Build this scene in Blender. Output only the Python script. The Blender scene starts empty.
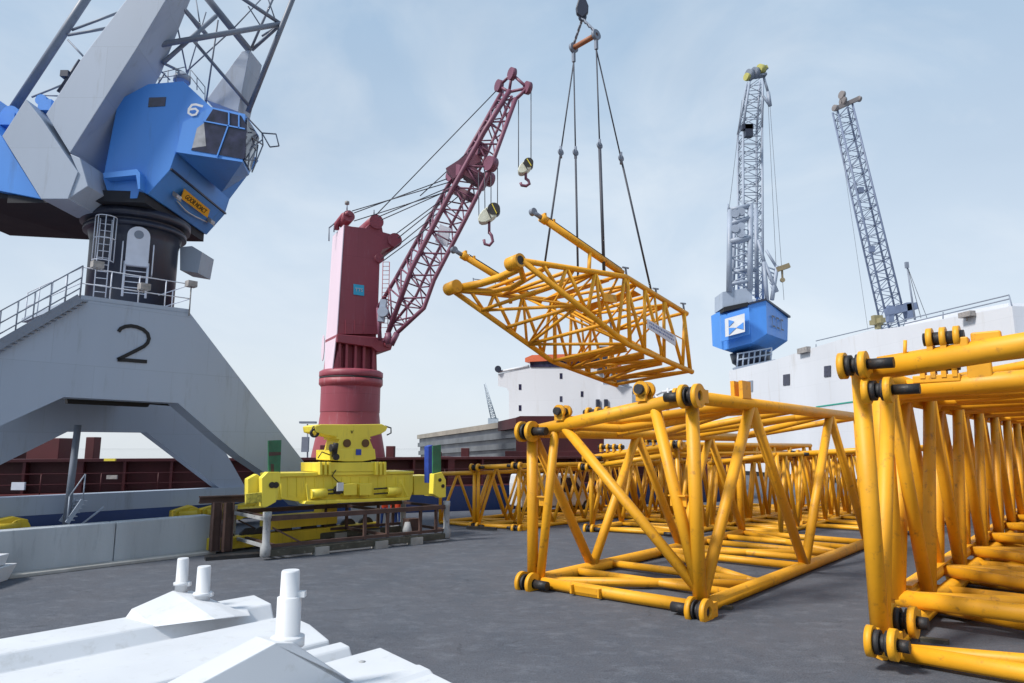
import bpy, bmesh, math, random
from mathutils import Vector, Matrix
random.seed(7)
sc = bpy.context.scene
COL = sc.collection
V = Vector
# ------------------------------------------------------------------ camera
FPX, EYE, TH = 690.0, 3.6, math.radians(8.74)
cd = bpy.data.cameras.new('camera'); cd.sensor_width = 36; cd.lens = FPX/1024*36; cd.clip_end = 6000; cd.clip_start = .1
cam = bpy.data.objects.new('camera', cd); COL.objects.link(cam)
cam.location = (0, 0, EYE); cam.rotation_euler = (math.radians(90)+TH, 0, 0)
sc.camera = cam
# ------------------------------------------------------------------ sky and sun
SUN_AZ, SUN_EL = math.radians(-118), math.radians(48)      # azimuth from +Y towards +X
w = bpy.data.worlds.new("World"); sc.world = w; w.use_nodes = True
nt = w.node_tree; nt.nodes.clear()
def wn(t, **k):
    n = nt.nodes.new(t)
    for a, b in k.items(): setattr(n, a, b)
    return n
sky = wn('ShaderNodeTexSky', sky_type='NISHITA', sun_disc=False, sun_elevation=SUN_EL, sun_rotation=SUN_AZ, air_density=1.0, dust_density=1.6, ozone_density=1.2)
tc = wn('ShaderNodeTexCoord'); mp = wn('ShaderNodeMapping'); mp.inputs['Scale'].default_value = (1.0, 1.0, 1.9)
n1 = wn('ShaderNodeTexNoise'); n1.inputs['Scale'].default_value = 1.15; n1.inputs['Detail'].default_value = 7; n1.inputs['Roughness'].default_value = .52; n1.inputs['Distortion'].default_value = .35
cr = wn('ShaderNodeValToRGB'); cr.color_ramp.elements[0].position = .36; cr.color_ramp.elements[0].color = (.70,.70,.70,1); cr.color_ramp.elements[1].position = .70; cr.color_ramp.elements[1].color = (.92,.92,.92,1)
sx = wn('ShaderNodeSeparateXYZ')
hr = wn('ShaderNodeValToRGB')   # cloud cover grows towards the horizon
hr.color_ramp.elements[0].position = .0; hr.color_ramp.elements[0].color = (.62,.62,.62,1); hr.color_ramp.elements[1].position = .55; hr.color_ramp.elements[1].color = (0,0,0,1)
mx = wn('ShaderNodeMix', data_type='RGBA')
gr = wn('ShaderNodeValToRGB'); gr.color_ramp.elements[0].position = .0; gr.color_ramp.elements[0].color = (.90, .97, 1.04, 1); gr.color_ramp.elements[1].position = .62; gr.color_ramp.elements[1].color = (.43, .62, .84, 1)
gs = wn('ShaderNodeVectorMath', operation='SCALE'); gs.inputs[3].default_value = 8.6
n2 = wn('ShaderNodeTexNoise'); n2.inputs['Scale'].default_value = 2.6; n2.inputs['Detail'].default_value = 8; n2.inputs['Roughness'].default_value = .55; n2.inputs['Distortion'].default_value = .6
cr2 = wn('ShaderNodeValToRGB'); cr2.color_ramp.elements[0].position = .44; cr2.color_ramp.elements[0].color = (0,0,0,1); cr2.color_ramp.elements[1].position = .72; cr2.color_ramp.elements[1].color = (.55,.55,.55,1)
wc = wn('ShaderNodeMix', data_type='RGBA'); wc.inputs[7].default_value = (8.4, 8.9, 9.3, 1)
cov = wn('ShaderNodeMath', operation='MAXIMUM')
bg = wn('ShaderNodeBackground'); bg.inputs[1].default_value = .082
out = wn('ShaderNodeOutputWorld')
L = nt.links.new
L(tc.outputs['Generated'], mp.inputs[0]); L(mp.outputs[0], n1.inputs[0]); L(n1.outputs[0], cr.inputs[0])
L(tc.outputs['Generated'], sx.inputs[0]); L(sx.outputs[2], hr.inputs[0])
L(cr.outputs[0], cov.inputs[0]); L(hr.outputs[0], cov.inputs[1])
L(sx.outputs[2], gr.inputs[0]); L(gr.outputs[0], gs.inputs[0]); L(mp.outputs[0], n2.inputs[0]); L(n2.outputs[0], cr2.inputs[0]); L(cr2.outputs[0], wc.inputs[0]); L(gs.outputs[0], wc.inputs[6]); L(wc.outputs[2], mx.inputs[7])
L(cov.outputs[0], mx.inputs[0]); L(sky.outputs[0], mx.inputs[6]); L(mx.outputs[2], bg.inputs[0]); L(bg.outputs[0], out.inputs[0])
sd = bpy.data.lights.new('sun', 'SUN'); sd.energy = 3.1; sd.angle = math.radians(10); sd.color = (1, .95, .88)
so = bpy.data.objects.new('sun', sd); COL.objects.link(so)
sdir = V((math.sin(SUN_AZ)*math.cos(SUN_EL), math.cos(SUN_AZ)*math.cos(SUN_EL), math.sin(SUN_EL)))
so.rotation_euler = (-sdir).to_track_quat('-Z', 'Y').to_euler(); so.location = (0, 0, 80)
sc.view_settings.view_transform = 'Standard'; sc.view_settings.look = 'None'; sc.view_settings.gamma = 1; sc.view_settings.use_curve_mapping = False
sc.view_settings.exposure = 0.47
# ------------------------------------------------------------------ survey helpers: bearings taken from the camera station
def ray(px, py):
    cx = (px-512)/FPX; cu = -(py-341.5)/FPX
    return V((cx, math.cos(TH)-math.sin(TH)*cu, math.sin(TH)+math.cos(TH)*cu))
def P(px, py, Y):
    r = ray(px, py); return V((0, 0, EYE)) + r*(Y/r.y)
def G(px, py, z=0):
    r = ray(px, py); return V((0, 0, EYE)) + r*((z-EYE)/r.z)
def RP(px, py, p0, n):
    r = ray(px, py); o = V((0, 0, EYE)); return o + r*((V(p0)-o).dot(n)/r.dot(n))
A = V((.651, .759, 0)); B = V((-.759, .651, 0)); Z = V((0, 0, 1))
# ------------------------------------------------------------------ materials
MATS = {}
def mat(name, col, rough=.5, var=.12, scale=1.2, bump=.0, metal=0, dirt=None, dirt_amt=.3, spec=.5, streak=False, coat=0, plates=None):
    if name in MATS: return MATS[name]
    m = bpy.data.materials.new(name); m.use_nodes = True; t = m.node_tree; b = t.nodes['Principled BSDF']
    N = t.nodes.new; K = t.links.new
    tcn = N('ShaderNodeTexCoord'); mpn = N('ShaderNodeMapping'); K(tcn.outputs['Object'], mpn.inputs[0])
    if streak: mpn.inputs['Scale'].default_value = (1, 1, .13)
    a = N('ShaderNodeTexNoise'); a.inputs['Scale'].default_value = scale; a.inputs['Detail'].default_value = 6; K(mpn.outputs[0], a.inputs[0])
    r = N('ShaderNodeValToRGB'); r.color_ramp.elements[0].position = .3; r.color_ramp.elements[1].position = .7
    c = V(col[:3]); r.color_ramp.elements[0].color = (*(c*(1-var)), 1); r.color_ramp.elements[1].color = (*[min(1, x) for x in c*(1+var)], 1)
    K(a.outputs[0], r.inputs[0]); last = r.outputs[0]
    if dirt is not None:
        d = N('ShaderNodeTexNoise'); d.inputs['Scale'].default_value = scale*5; d.inputs['Detail'].default_value = 9; d.inputs['Roughness'].default_value = .7; K(mpn.outputs[0], d.inputs[0])
        dr = N('ShaderNodeValToRGB'); dr.color_ramp.elements[0].position = .56; dr.color_ramp.elements[1].position = .72
        dr.color_ramp.elements[0].color = (0, 0, 0, 1); dr.color_ramp.elements[1].color = (dirt_amt,)*3+(1,)
        K(d.outputs[0], dr.inputs[0]); x = N('ShaderNodeMix'); x.data_type = 'RGBA'; x.inputs[7].default_value = (*dirt, 1)
        K(dr.outputs[0], x.inputs[0]); K(last, x.inputs[6]); last = x.outputs[2]
    if plates:
        sxz = N('ShaderNodeSeparateXYZ'); K(tcn.outputs['Object'], sxz.inputs[0]); ad = N('ShaderNodeMath'); ad.operation = 'ADD'; K(sxz.outputs[0], ad.inputs[0]); K(sxz.outputs[1], ad.inputs[1])
        cb = N('ShaderNodeCombineXYZ'); K(ad.outputs[0], cb.inputs[0]); K(sxz.outputs[2], cb.inputs[1])
        bk = N('ShaderNodeTexBrick'); bk.inputs['Scale'].default_value = 1; bk.inputs['Brick Width'].default_value = plates[0]; bk.inputs['Row Height'].default_value = plates[1]; bk.inputs['Mortar Size'].default_value = plates[2]; bk.inputs['Mortar Smooth'].default_value = .3
        p_ = plates[3]; bk.inputs['Color1'].default_value = (1, 1, 1, 1); bk.inputs['Color2'].default_value = (1-p_*.35,)*3+(1,); bk.inputs['Mortar'].default_value = (1-p_,)*3+(1,)
        K(cb.outputs[0], bk.inputs['Vector']); x = N('ShaderNodeMix'); x.data_type = 'RGBA'; x.blend_type = 'MULTIPLY'; x.inputs[0].default_value = 1; K(last, x.inputs[6]); K(bk.outputs[0], x.inputs[7]); last = x.outputs[2]
    K(last, b.inputs['Base Color'])
    rr = N('ShaderNodeMapRange'); rr.inputs[3].default_value = max(.02, rough-.12); rr.inputs[4].default_value = min(1, rough+.14); K(a.outputs[0], rr.inputs[0]); K(rr.outputs[0], b.inputs['Roughness'])
    b.inputs['Metallic'].default_value = metal; b.inputs['Specular IOR Level'].default_value = spec
    if coat: b.inputs['Coat Weight'].default_value = coat; b.inputs['Coat Roughness'].default_value = .2
    if bump:
        n = N('ShaderNodeTexNoise'); n.inputs['Scale'].default_value = scale*14; n.inputs['Detail'].default_value = 5; K(tcn.outputs['Object'], n.inputs[0])
        bp = N('ShaderNodeBump'); bp.inputs['Strength'].default_value = bump; bp.inputs['Distance'].default_value = .02; K(n.outputs[0], bp.inputs['Height']); K(bp.outputs[0], b.inputs['Normal'])
    MATS[name] = m; return m
RUST = (.10, .045, .02)
M_or = mat('orange_paint', (.76, .355, .010), .52, .13, .9, .10, dirt=(.22, .10, .03), dirt_amt=.75)
M_or2 = mat('orange_paint_far', (.74, .355, .012), .42, .12, .7, .0, dirt=(.24, .11, .03), dirt_amt=.5)
M_blk = mat('black_steel', (.018, .018, .02), .55, .4, 3, .3, dirt=RUST, dirt_amt=.9)
M_grey = mat('crane_grey_paint', (.36, .42, .52), .5, .07, .35, .02, dirt=(.2, .21, .23), dirt_amt=.5, streak=True, plates=(3.6, 2.1, .012, .16))
M_greyd = mat('crane_grey_tube', (.19, .22, .28), .5, .12, .8, 0, dirt=(.1, .1, .1), dirt_amt=.4)
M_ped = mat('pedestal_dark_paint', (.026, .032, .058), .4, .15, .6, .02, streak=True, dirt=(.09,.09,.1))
M_blue = mat('crane_blue_paint', (.07, .27, .74), .42, .08, .5, .02, dirt=(.05, .13, .3), dirt_amt=.35, streak=True)
M_wht = mat('white_paint', (.60, .62, .65), .55, .05, .8, .04, dirt=(.40, .40, .38), dirt_amt=.45)
M_shipw = mat('ship_white_paint', (.64, .66, .71), .5, .05, .16, 0, dirt=(.46, .44, .42), dirt_amt=.55, streak=True, plates=(9, 2.6, .03, .06))
M_red = mat('crane_red_paint', (.30, .058, .085), .5, .12, .5, .02, dirt=(.42, .22, .28), dirt_amt=.3, streak=True, plates=(9, 2.4, .02, .22))
M_redl = mat('faded_red_paint', (.31, .058, .075), .5, .12, .8, .02, dirt=(.5, .35, .4), dirt_amt=.35, streak=True)
M_redp = mat('crane_red_sunlit', (.72, .58, .67), .5, .05, .4, 0, streak=True)  # pale version of the red, with sunlight on the tower's left put into the colour
M_maroon = mat('ship_maroon_paint', (.085, .014, .018), .55, .25, .5, .03, dirt=RUST, dirt_amt=.5)
M_jib = mat('jib_plum_paint', (.19, .065, .11), .5, .15, .8, 0, dirt=(.12, .05, .06), dirt_amt=.4)
M_hull = mat('hull_blue_paint', (.012, .034, .12), .4, .2, .3, .03, dirt=(.10,.08,.09), dirt_amt=.35, streak=True)
M_yel = mat('spreader_yellow_paint', (.82, .67, .07), .42, .08, 1.0, .03, dirt=(.30, .24, .06), dirt_amt=.5, streak=True)
M_yeld = mat('bogie_yellow_paint', (.62, .46, .03), .5, .16, 1.0, .05, dirt=(.14, .10, .03), dirt_amt=.6, streak=True)
M_green = mat('green_paint', (.025, .14, .07), .5, .25, 3, .05, dirt=(.15, .09, .05), dirt_amt=.6)
M_dblue = mat('guide_blue_paint', (.02, .06, .36), .45, .2, 3, 0)
M_rust = mat('rusty_brown_steel', (.075, .042, .035), .75, .35, 2.2, .3, dirt=(.16, .08, .04), dirt_amt=.6)
M_chip = mat('chipped_white_paint', (.34, .35, .36), .6, .2, 1.6, .2, dirt=(.05, .035, .03), dirt_amt=1.0)
M_wood = mat('mossy_timber', (.075, .072, .055), .85, .35, 1.6, .4, dirt=(.30, .29, .24), dirt_amt=.6)
M_conc = mat('concrete', (.40, .43, .46), .85, .16, .8, .35, dirt=(.20, .22, .24), dirt_amt=.55, streak=True)
M_kerb = mat('kerb_concrete', (.36, .35, .33), .9, .25, 1.4, .4, dirt=(.14, .14, .13), dirt_amt=.6)
M_glass = mat('window_glass', (.022, .022, .05), .10, .6, 3.0, 0, spec=.6)
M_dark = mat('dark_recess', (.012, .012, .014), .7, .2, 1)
M_rope = mat('steel_rope', (.05, .055, .075), .6, .2, 3)
M_plate = mat('hatch_grey_steel', (.13, .145, .16), .6, .25, .6, .03, dirt=(.26, .24, .20), dirt_amt=.6)
M_platet = mat('hatch_tan_steel', (.27, .25, .215), .7, .2, .5, .03, dirt=(.2,.14,.1))
M_jibb = mat('blue_jib_paint', (.15, .19, .29), .5, .15, 1)
M_jibg = mat('grey_jib_paint', (.30, .35, .44), .5, .15, .5)
M_lamp = mat('lamp_metal', (.30, .28, .27), .5, .3, 5)
M_sign = mat('sign_amber', (.85, .42, .01), .5, .06, 3)
M_signw = mat('notice_white', (.62, .65, .74), .5, .06, 3)
M_cyan = mat('cyan_badge', (.03, .42, .66), .45, .05, 3)
M_oran = mat('boat_orange', (.60, .13, .05), .5, .1, 1)
M_hivis = mat('hivis_orange', (.85, .09, .03), .7, .15, 6, .2)
M_work = mat('work_blue_cloth', (.02, .06, .25), .85, .2, 6, .2)
M_skin = mat('skin', (.45, .24, .16), .6, .1, 5)
M_teal = mat('hull_green_line', (.02, .32, .24), .5, .05, 1)
M_tyre = mat('tyre_rubber', (.02, .02, .02), .85, .2, 8)
M_limy = mat('lime_paint', (.55, .75, .04), .4, .05, 2)

def asphalt():
    m = bpy.data.materials.new('asphalt'); m.use_nodes = True; t = m.node_tree; b = t.nodes['Principled BSDF']; N = t.nodes.new; K = t.links.new
    tcn = N('ShaderNodeTexCoord')
    def noise(s, det, rough=.6, sc=(1, 1, 1), rot=0):
        mm = N('ShaderNodeMapping'); mm.inputs['Scale'].default_value = sc; mm.inputs['Rotation'].default_value = (0, 0, rot); K(tcn.outputs['Object'], mm.inputs[0])
        n = N('ShaderNodeTexNoise'); n.inputs['Scale'].default_value = s; n.inputs['Detail'].default_value = det; n.inputs['Roughness'].default_value = rough; K(mm.outputs[0], n.inputs[0]); return n
    def ramp(n, p0, c0, p1, c1):
        r = N('ShaderNodeValToRGB'); e = r.color_ramp.elements; e[0].position = p0; e[1].position = p1; e[0].color = (*c0, 1); e[1].color = (*c1, 1); K(n.outputs[0], r.inputs[0]); return r
    def mix(f, a, bb, mode='MIX'):
        x = N('ShaderNodeMix'); x.data_type = 'RGBA'; x.blend_type = mode
        if isinstance(f, float): x.inputs[0].default_value = f
        else: K(f, x.inputs[0])
        for i, v in ((6, a), (7, bb)):
            if isinstance(v, tuple): x.inputs[i].default_value = (*v, 1)
            else: K(v, x.inputs[i])
        return x.outputs[2]
    big = ramp(noise(.16, 5), .32, (.066, .074, .092), .68, (.100, .109, .130))
    patch = ramp(noise(.9, 8, .7, (1, .45, 1), .7), .40, (.0, .0, .0), .66, (1, 1, 1))
    c = mix(patch.outputs[0], big.outputs[0], (.092, .096, .112))
    light = ramp(noise(1.7, 12, .86, (.8, 1.2, 1), .2), .50, (0, 0, 0), .66, (.85, .85, .85))
    c = mix(light.outputs[0], c, (.148, .160, .185))
    dark = ramp(noise(3.2, 12, .88, (.8, 1.2, 1), -.5), .53, (0, 0, 0), .68, (.85, .85, .85))
    c = mix(dark.outputs[0], c, (.036, .040, .054))
    grain = ramp(noise(34, 6, .85), .3, (.42, .42, .42), .7, (1.65, 1.65, 1.65))
    c = mix(1.0, c, grain.outputs[0], 'MULTIPLY')
    vo = N('ShaderNodeTexVoronoi'); vo.feature = 'DISTANCE_TO_EDGE'; vo.inputs['Scale'].default_value = .23
    wv = noise(1.3, 5); add = N('ShaderNodeVectorMath'); add.operation = 'MULTIPLY_ADD'; add.inputs[1].default_value = (.9, .9, 0)
    K(wv.outputs['Color'], add.inputs[0]); K(tcn.outputs['Object'], add.inputs[2]); K(add.outputs[0], vo.inputs['Vector'])
    ck = ramp(vo, .0, (.4, .4, .4), .005, (0, 0, 0)); brk = ramp(noise(.35, 3), .5, (0, 0, 0), .6, (1, 1, 1))
    ckm = mix(1.0, ck.outputs[0], brk.outputs[0], 'MULTIPLY'); c = mix(ckm, c, (.028, .029, .033))
    K(c, b.inputs['Base Color'])
    b.inputs['Specular IOR Level'].default_value = .28
    rr = ramp(noise(.6, 5), .3, (.72,)*3, .7, (.95,)*3); K(rr.outputs[0], b.inputs['Roughness'])
    bp = N('ShaderNodeBump'); bp.inputs['Strength'].default_value = .55; bp.inputs['Distance'].default_value = .012; K(noise(38, 4, .7).outputs[0], bp.inputs['Height']); K(bp.outputs[0], b.inputs['Normal'])
    return m
def water():
    m = bpy.data.materials.new('harbour_water'); m.use_nodes = True; t = m.node_tree; b = t.nodes['Principled BSDF']; N = t.nodes.new; K = t.links.new
    b.inputs['Base Color'].default_value = (.05, .07, .08, 1); b.inputs['Roughness'].default_value = .03
    n = N('ShaderNodeTexNoise'); n.inputs['Scale'].default_value = .7; n.inputs['Detail'].default_value = 6; bp = N('ShaderNodeBump'); bp.inputs['Strength'].default_value = .02; bp.inputs['Distance'].default_value = .03
    tcn = N('ShaderNodeTexCoord'); K(tcn.outputs['Object'], n.inputs[0]); K(n.outputs[0], bp.inputs['Height']); K(bp.outputs[0], b.inputs['Normal']); return m
# ------------------------------------------------------------------ mesh helpers
class MB:
    def __init__(s): s.v = []; s.f = []; s.sm = []
    def tube(s, a, b, r, r2=None, n=10, caps=True):
        a = V(a); b = V(b); r2 = r if r2 is None else r2; d = (b-a)
        if d.length < 1e-6: return s
        d.normalize(); x = d.orthogonal().normalized(); y = d.cross(x); o = len(s.v)
        for p, q in ((a, r), (b, r2)):
            for i in range(n):
                t = 2*math.pi*i/n; s.v.append(p + x*(q*math.cos(t)) + y*(q*math.sin(t)))
        for i in range(n):
            j = (i+1) % n; s.f.append((o+i, o+j, o+n+j, o+n+i)); s.sm.append(True)
        if caps: s.f.append(tuple(o+i for i in reversed(range(n)))); s.f.append(tuple(o+n+i for i in range(n))); s.sm += [False, False]
        return s
    def path(s, pts, r, n=8):
        """one continuous swept tube through pts"""
        pts = [V(p) for p in pts]; o = len(s.v); x = None
        for k, p in enumerate(pts):
            d = ((pts[min(k+1, len(pts)-1)]-pts[max(k-1, 0)])).normalized()
            x = d.orthogonal().normalized() if x is None else (x-d*x.dot(d)).normalized()
            y = d.cross(x)
            for i in range(n):
                t = 2*math.pi*i/n; s.v.append(p + x*(r*math.cos(t)) + y*(r*math.sin(t)))
        for k in range(len(pts)-1):
            for i in range(n):
                j = (i+1) % n; s.f.append((o+k*n+i, o+k*n+j, o+(k+1)*n+j, o+(k+1)*n+i)); s.sm.append(True)
        s.f.append(tuple(o+i for i in reversed(range(n)))); s.f.append(tuple(o+(len(pts)-1)*n+i for i in range(n))); s.sm += [False]*2
        return s
    def loft(s, a, b):
        """closed solid between two matching outlines"""
        n = len(a); o = len(s.v); s.v += [V(p) for p in a]+[V(p) for p in b]
        for i in range(n):
            j = (i+1) % n; s.f.append((o+i, o+j, o+n+j, o+n+i)); s.sm.append(False)
        s.f.append(tuple(o+i for i in reversed(range(n)))); s.f.append(tuple(o+n+i for i in range(n))); s.sm += [False]*2
        return s
    def prism(s, poly, ext): return s.loft(poly, [V(p)+V(ext) for p in poly])
    def box(s, c, ux, uy, uz):
        """box with centre-of-base c, full edge vectors"""
        c = V(c); ux, uy, uz = V(ux), V(uy), V(uz)
        return s.prism([c-ux/2-uy/2, c+ux/2-uy/2, c+ux/2+uy/2, c-ux/2+uy/2], uz)
    def beam(s, a, b, w_, h, up=Z):
        a = V(a); b = V(b); d = (b-a).normalized(); x = d.cross(up).normalized()*w_; y = x.normalized().cross(d).normalized()*h
        return s.prism([a-x/2-y/2, a+x/2-y/2, a+x/2+y/2, a-x/2+y/2], b-a)
    def lathe(s, base, prof, n=40, axis=Z, caps=True):
        axis = V(axis).normalized(); x = axis.orthogonal().normalized(); y = axis.cross(x); o = len(s.v); base = V(base)
        for (r, z) in prof:
            for i in range(n):
                t = 2*math.pi*i/n; s.v.append(base + axis*z + x*(r*math.cos(t)) + y*(r*math.sin(t)))
        for k in range(len(prof)-1):
            for i in range(n):
                j = (i+1) % n; s.f.append((o+k*n+i, o+k*n+j, o+(k+1)*n+j, o+(k+1)*n+i)); s.sm.append(abs(prof[k+1][1]-prof[k][1]) > abs(prof[k+1][0]-prof[k][0])*.4)
        if caps:
            s.f.append(tuple(o+i for i in reversed(range(n)))); s.f.append(tuple(o+(len(prof)-1)*n+i for i in range(n))); s.sm += [False]*2
        return s
    def ring(s, c, axis, ro, ri, t, n=20):
        axis = V(axis).normalized(); x = axis.orthogonal().normalized(); y = axis.cross(x); c = V(c); o = len(s.v)
        sec = [(ro, -t/2), (ro, t/2), (ri, t/2), (ri, -t/2)]
        for i in range(n):
            a = 2*math.pi*i/n; d = x*math.cos(a)+y*math.sin(a)
            for r, h in sec: s.v.append(c+d*r+axis*h)
        for i in range(n):
            j = (i+1) % n
            for k in range(4):
                l = (k+1) % 4; s.f.append((o+i*4+k, o+j*4+k, o+j*4+l, o+i*4+l)); s.sm.append(k in (0, 2))
        return s
    def disc(s, c, axis, r, t, n=20): 
        axis = V(axis).normalized(); return s.tube(V(c)-axis*t/2, V(c)+axis*t/2, r, n=n)
    def build(s, name, m, parent=None, bevel=0):
        me = bpy.data.meshes.new(name); me.from_pydata([tuple(p) for p in s.v], [], s.f)
        me.polygons.foreach_set('use_smooth', s.sm)
        bm = bmesh.new(); bm.from_mesh(me); bmesh.ops.recalc_face_normals(bm, faces=bm.faces)
        org = V((0, 0, 0)) if parent is None else V(parent.location)
        if parent is not None and parent.parent is not None: org = V(parent.parent.get('_org', (0,0,0)))
        bm.to_mesh(me); bm.free()
        me.materials.append(m); o = bpy.data.objects.new(name, me); COL.objects.link(o)
        if parent is not None:
            o.parent = parent
            o.matrix_parent_inverse = ROOTM[parent.name].inverted()
        ROOTM[o.name] = Matrix.Identity(4) if parent is None else Matrix.Identity(4)
        if bevel:
            b = o.modifiers.new('bevel', 'BEVEL'); b.width = bevel; b.segments = 2; b.limit_method = 'ANGLE'; b.angle_limit = math.radians(40)
        return o
ROOTM = {}
def tag(o, label=None, cat=None, group=None, kind=None):
    if label: o['label'] = label
    if cat: o['category'] = cat
    if group: o['group'] = group
    if kind: o['kind'] = kind
    return o
def thing(name, loc, label, cat, group=None):
    o = bpy.data.objects.new(name, None); COL.objects.link(o); o.location = loc; o.empty_display_size = .3
    ROOTM[o.name] = Matrix.Translation(V(loc)); return tag(o, label, cat, group)
def text_mesh(name, s, origin, xdir, ydir, height, m, parent, thick=.01, width=None):
    cu = bpy.data.curves.new(name, 'FONT'); cu.body = s; cu.size = 1; cu.extrude = thick/height/2; cu.align_x = 'CENTER'; cu.align_y = 'CENTER'
    t = bpy.data.objects.new(name+'_tmp', cu); COL.objects.link(t)
    bpy.context.view_layer.update()
    me = bpy.data.meshes.new_from_object(t.evaluated_get(bpy.context.evaluated_depsgraph_get())); bpy.data.objects.remove(t)
    xs = [v.co.x for v in me.vertices]; ys = [v.co.y for v in me.vertices]
    cx, cy = (max(xs)+min(xs))/2, (max(ys)+min(ys))/2; sy = height/(max(ys)-min(ys)); sx_ = sy if width is None else width/(max(xs)-min(xs))
    X = V(xdir).normalized(); Yv = V(ydir).normalized(); Zv = X.cross(Yv).normalized()
    for v in me.vertices: v.co = V(origin)+X*((v.co.x-cx)*sx_)+Yv*((v.co.y-cy)*sy)+Zv*(v.co.z*height)
    me.materials.clear(); me.materials.append(m); o = bpy.data.objects.new(name, me); COL.objects.link(o); o.parent = parent; o.matrix_parent_inverse = ROOTM[parent.name].inverted()
    ROOTM[o.name] = Matrix.Identity(4); return o
def lerp(a, b, t): return V(a)+(V(b)-V(a))*t
# ------------------------------------------------------------------ setting: quay, water
QD = V((.926, .378, 0)).normalized(); QN = V((-QD.y, QD.x, 0)); Q0 = V((-24, 32.0, 0))
def S(s, q, z=0): return Q0 + QD*s + QN*q + Z*z
edge0 = S(-120, 0); edge1 = S(44, 0)
pts = [V((-160, -40, 0)), V((160, -40, 0)), V((160, 128, 0)), V((edge1.x, 128, 0)), edge1, edge0]
mb = MB(); mb.prism([p-Z*3.2 for p in pts], Z*3.2)
tag(mb.build('quay_ground', asphalt()), kind='structure')
mb = MB(); mb.v = [V((-5000, -5000, -2.6)), V((5000, -5000, -2.6)), V((5000, 5000, -2.6)), V((-5000, 5000, -2.6))]; mb.f = [(0, 1, 2, 3)]; mb.sm = [False]
tag(mb.build('water', water()), kind='structure')
# concrete wall with kerb
d = (G(205, 553)-G(14, 576)).normalized(); nrm = V((-d.y, d.x, 0)); w0 = G(14, 576)-d*16; w1 = G(209, 552.5)
wall = thing('concrete_wall', (w0+w1)/2, 'long low grey concrete wall along the quay at left', 'wall')
Lw = (w1-w0).length; k = 7
for i in range(k):
    a = w0+d*(Lw*i/k+.012); b = w0+d*(Lw*(i+1)/k-.012)
    MB().prism([a, b, b+nrm*.55, a+nrm*.55], Z*1.27).build('wall_block', M_conc, wall, .03)
MB().prism([w0-nrm*.5, w1-nrm*.5, w1-nrm*.02, w0-nrm*.02], Z*.10).build('kerb', M_kerb, wall, .02)

# ------------------------------------------------------------------ orange lattice boom sections
def lug(parent, c, axis_in, along, r=.27, m=M_or, shaft=.6, three=False):
    """two ring plates with a black bush between; black pin pointing inward"""
    ai = V(axis_in).normalized(); al = V(along).normalized(); c = V(c)
    shaft = shaft*.8; o = MB(); o.ring(c, ai, r, r*.45, .11, 24); o.ring(c+ai*.34, ai, r, r*.45, .11, 24)
    o.beam(c-al*r*.6, c-al*(r+.16), .10, r*1.1); o.beam(c+ai*.34-al*r*.6, c+ai*.34-al*(r+.16), .10, r*1.1)
    lg = o.build('end_lug', m, parent)
    MB().tube(c+ai*.05, c+ai*.15, r*.78, n=20).tube(c+ai*.15, c+ai*.24, r*.55, n=20).tube(c+ai*.23, c+ai*.29, r*.8, n=20).tube(c+ai*.41, c+ai*(.41+shaft), r*.40, n=16).tube(c-ai*.02, c+ai*.5, r*.30, n=12).build('pin', M_blk, lg)
    return lg
def ears(parent, c, axis, up, m=M_or, n=3, r=.17, sp=.30):
    """upright pin bearings with a black rod through them"""
    ax = V(axis).normalized(); up = V(up); o = MB()
    for i in range(n):
        q = V(c)+ax*(i-(n-1)/2)*sp; o.ring(q+up*r*1.5, ax, r, r*.4, .09, 18); o.beam(q+up*r*.1, q+up*r*.9, .09, .26, up=ax.cross(up))
    e = o.build('pin_bearing', m, parent)
    a = V(c)+up*r*1.5; MB().tube(a-ax*(n*sp/2+.0), a+ax*(n*sp/2+.0), r*.6, n=12).build('rod', M_blk, e)
def brace(parent, a, b, r, m, n=10): return MB().tube(a, b, r, n=n).build('brace', m, parent)
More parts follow.
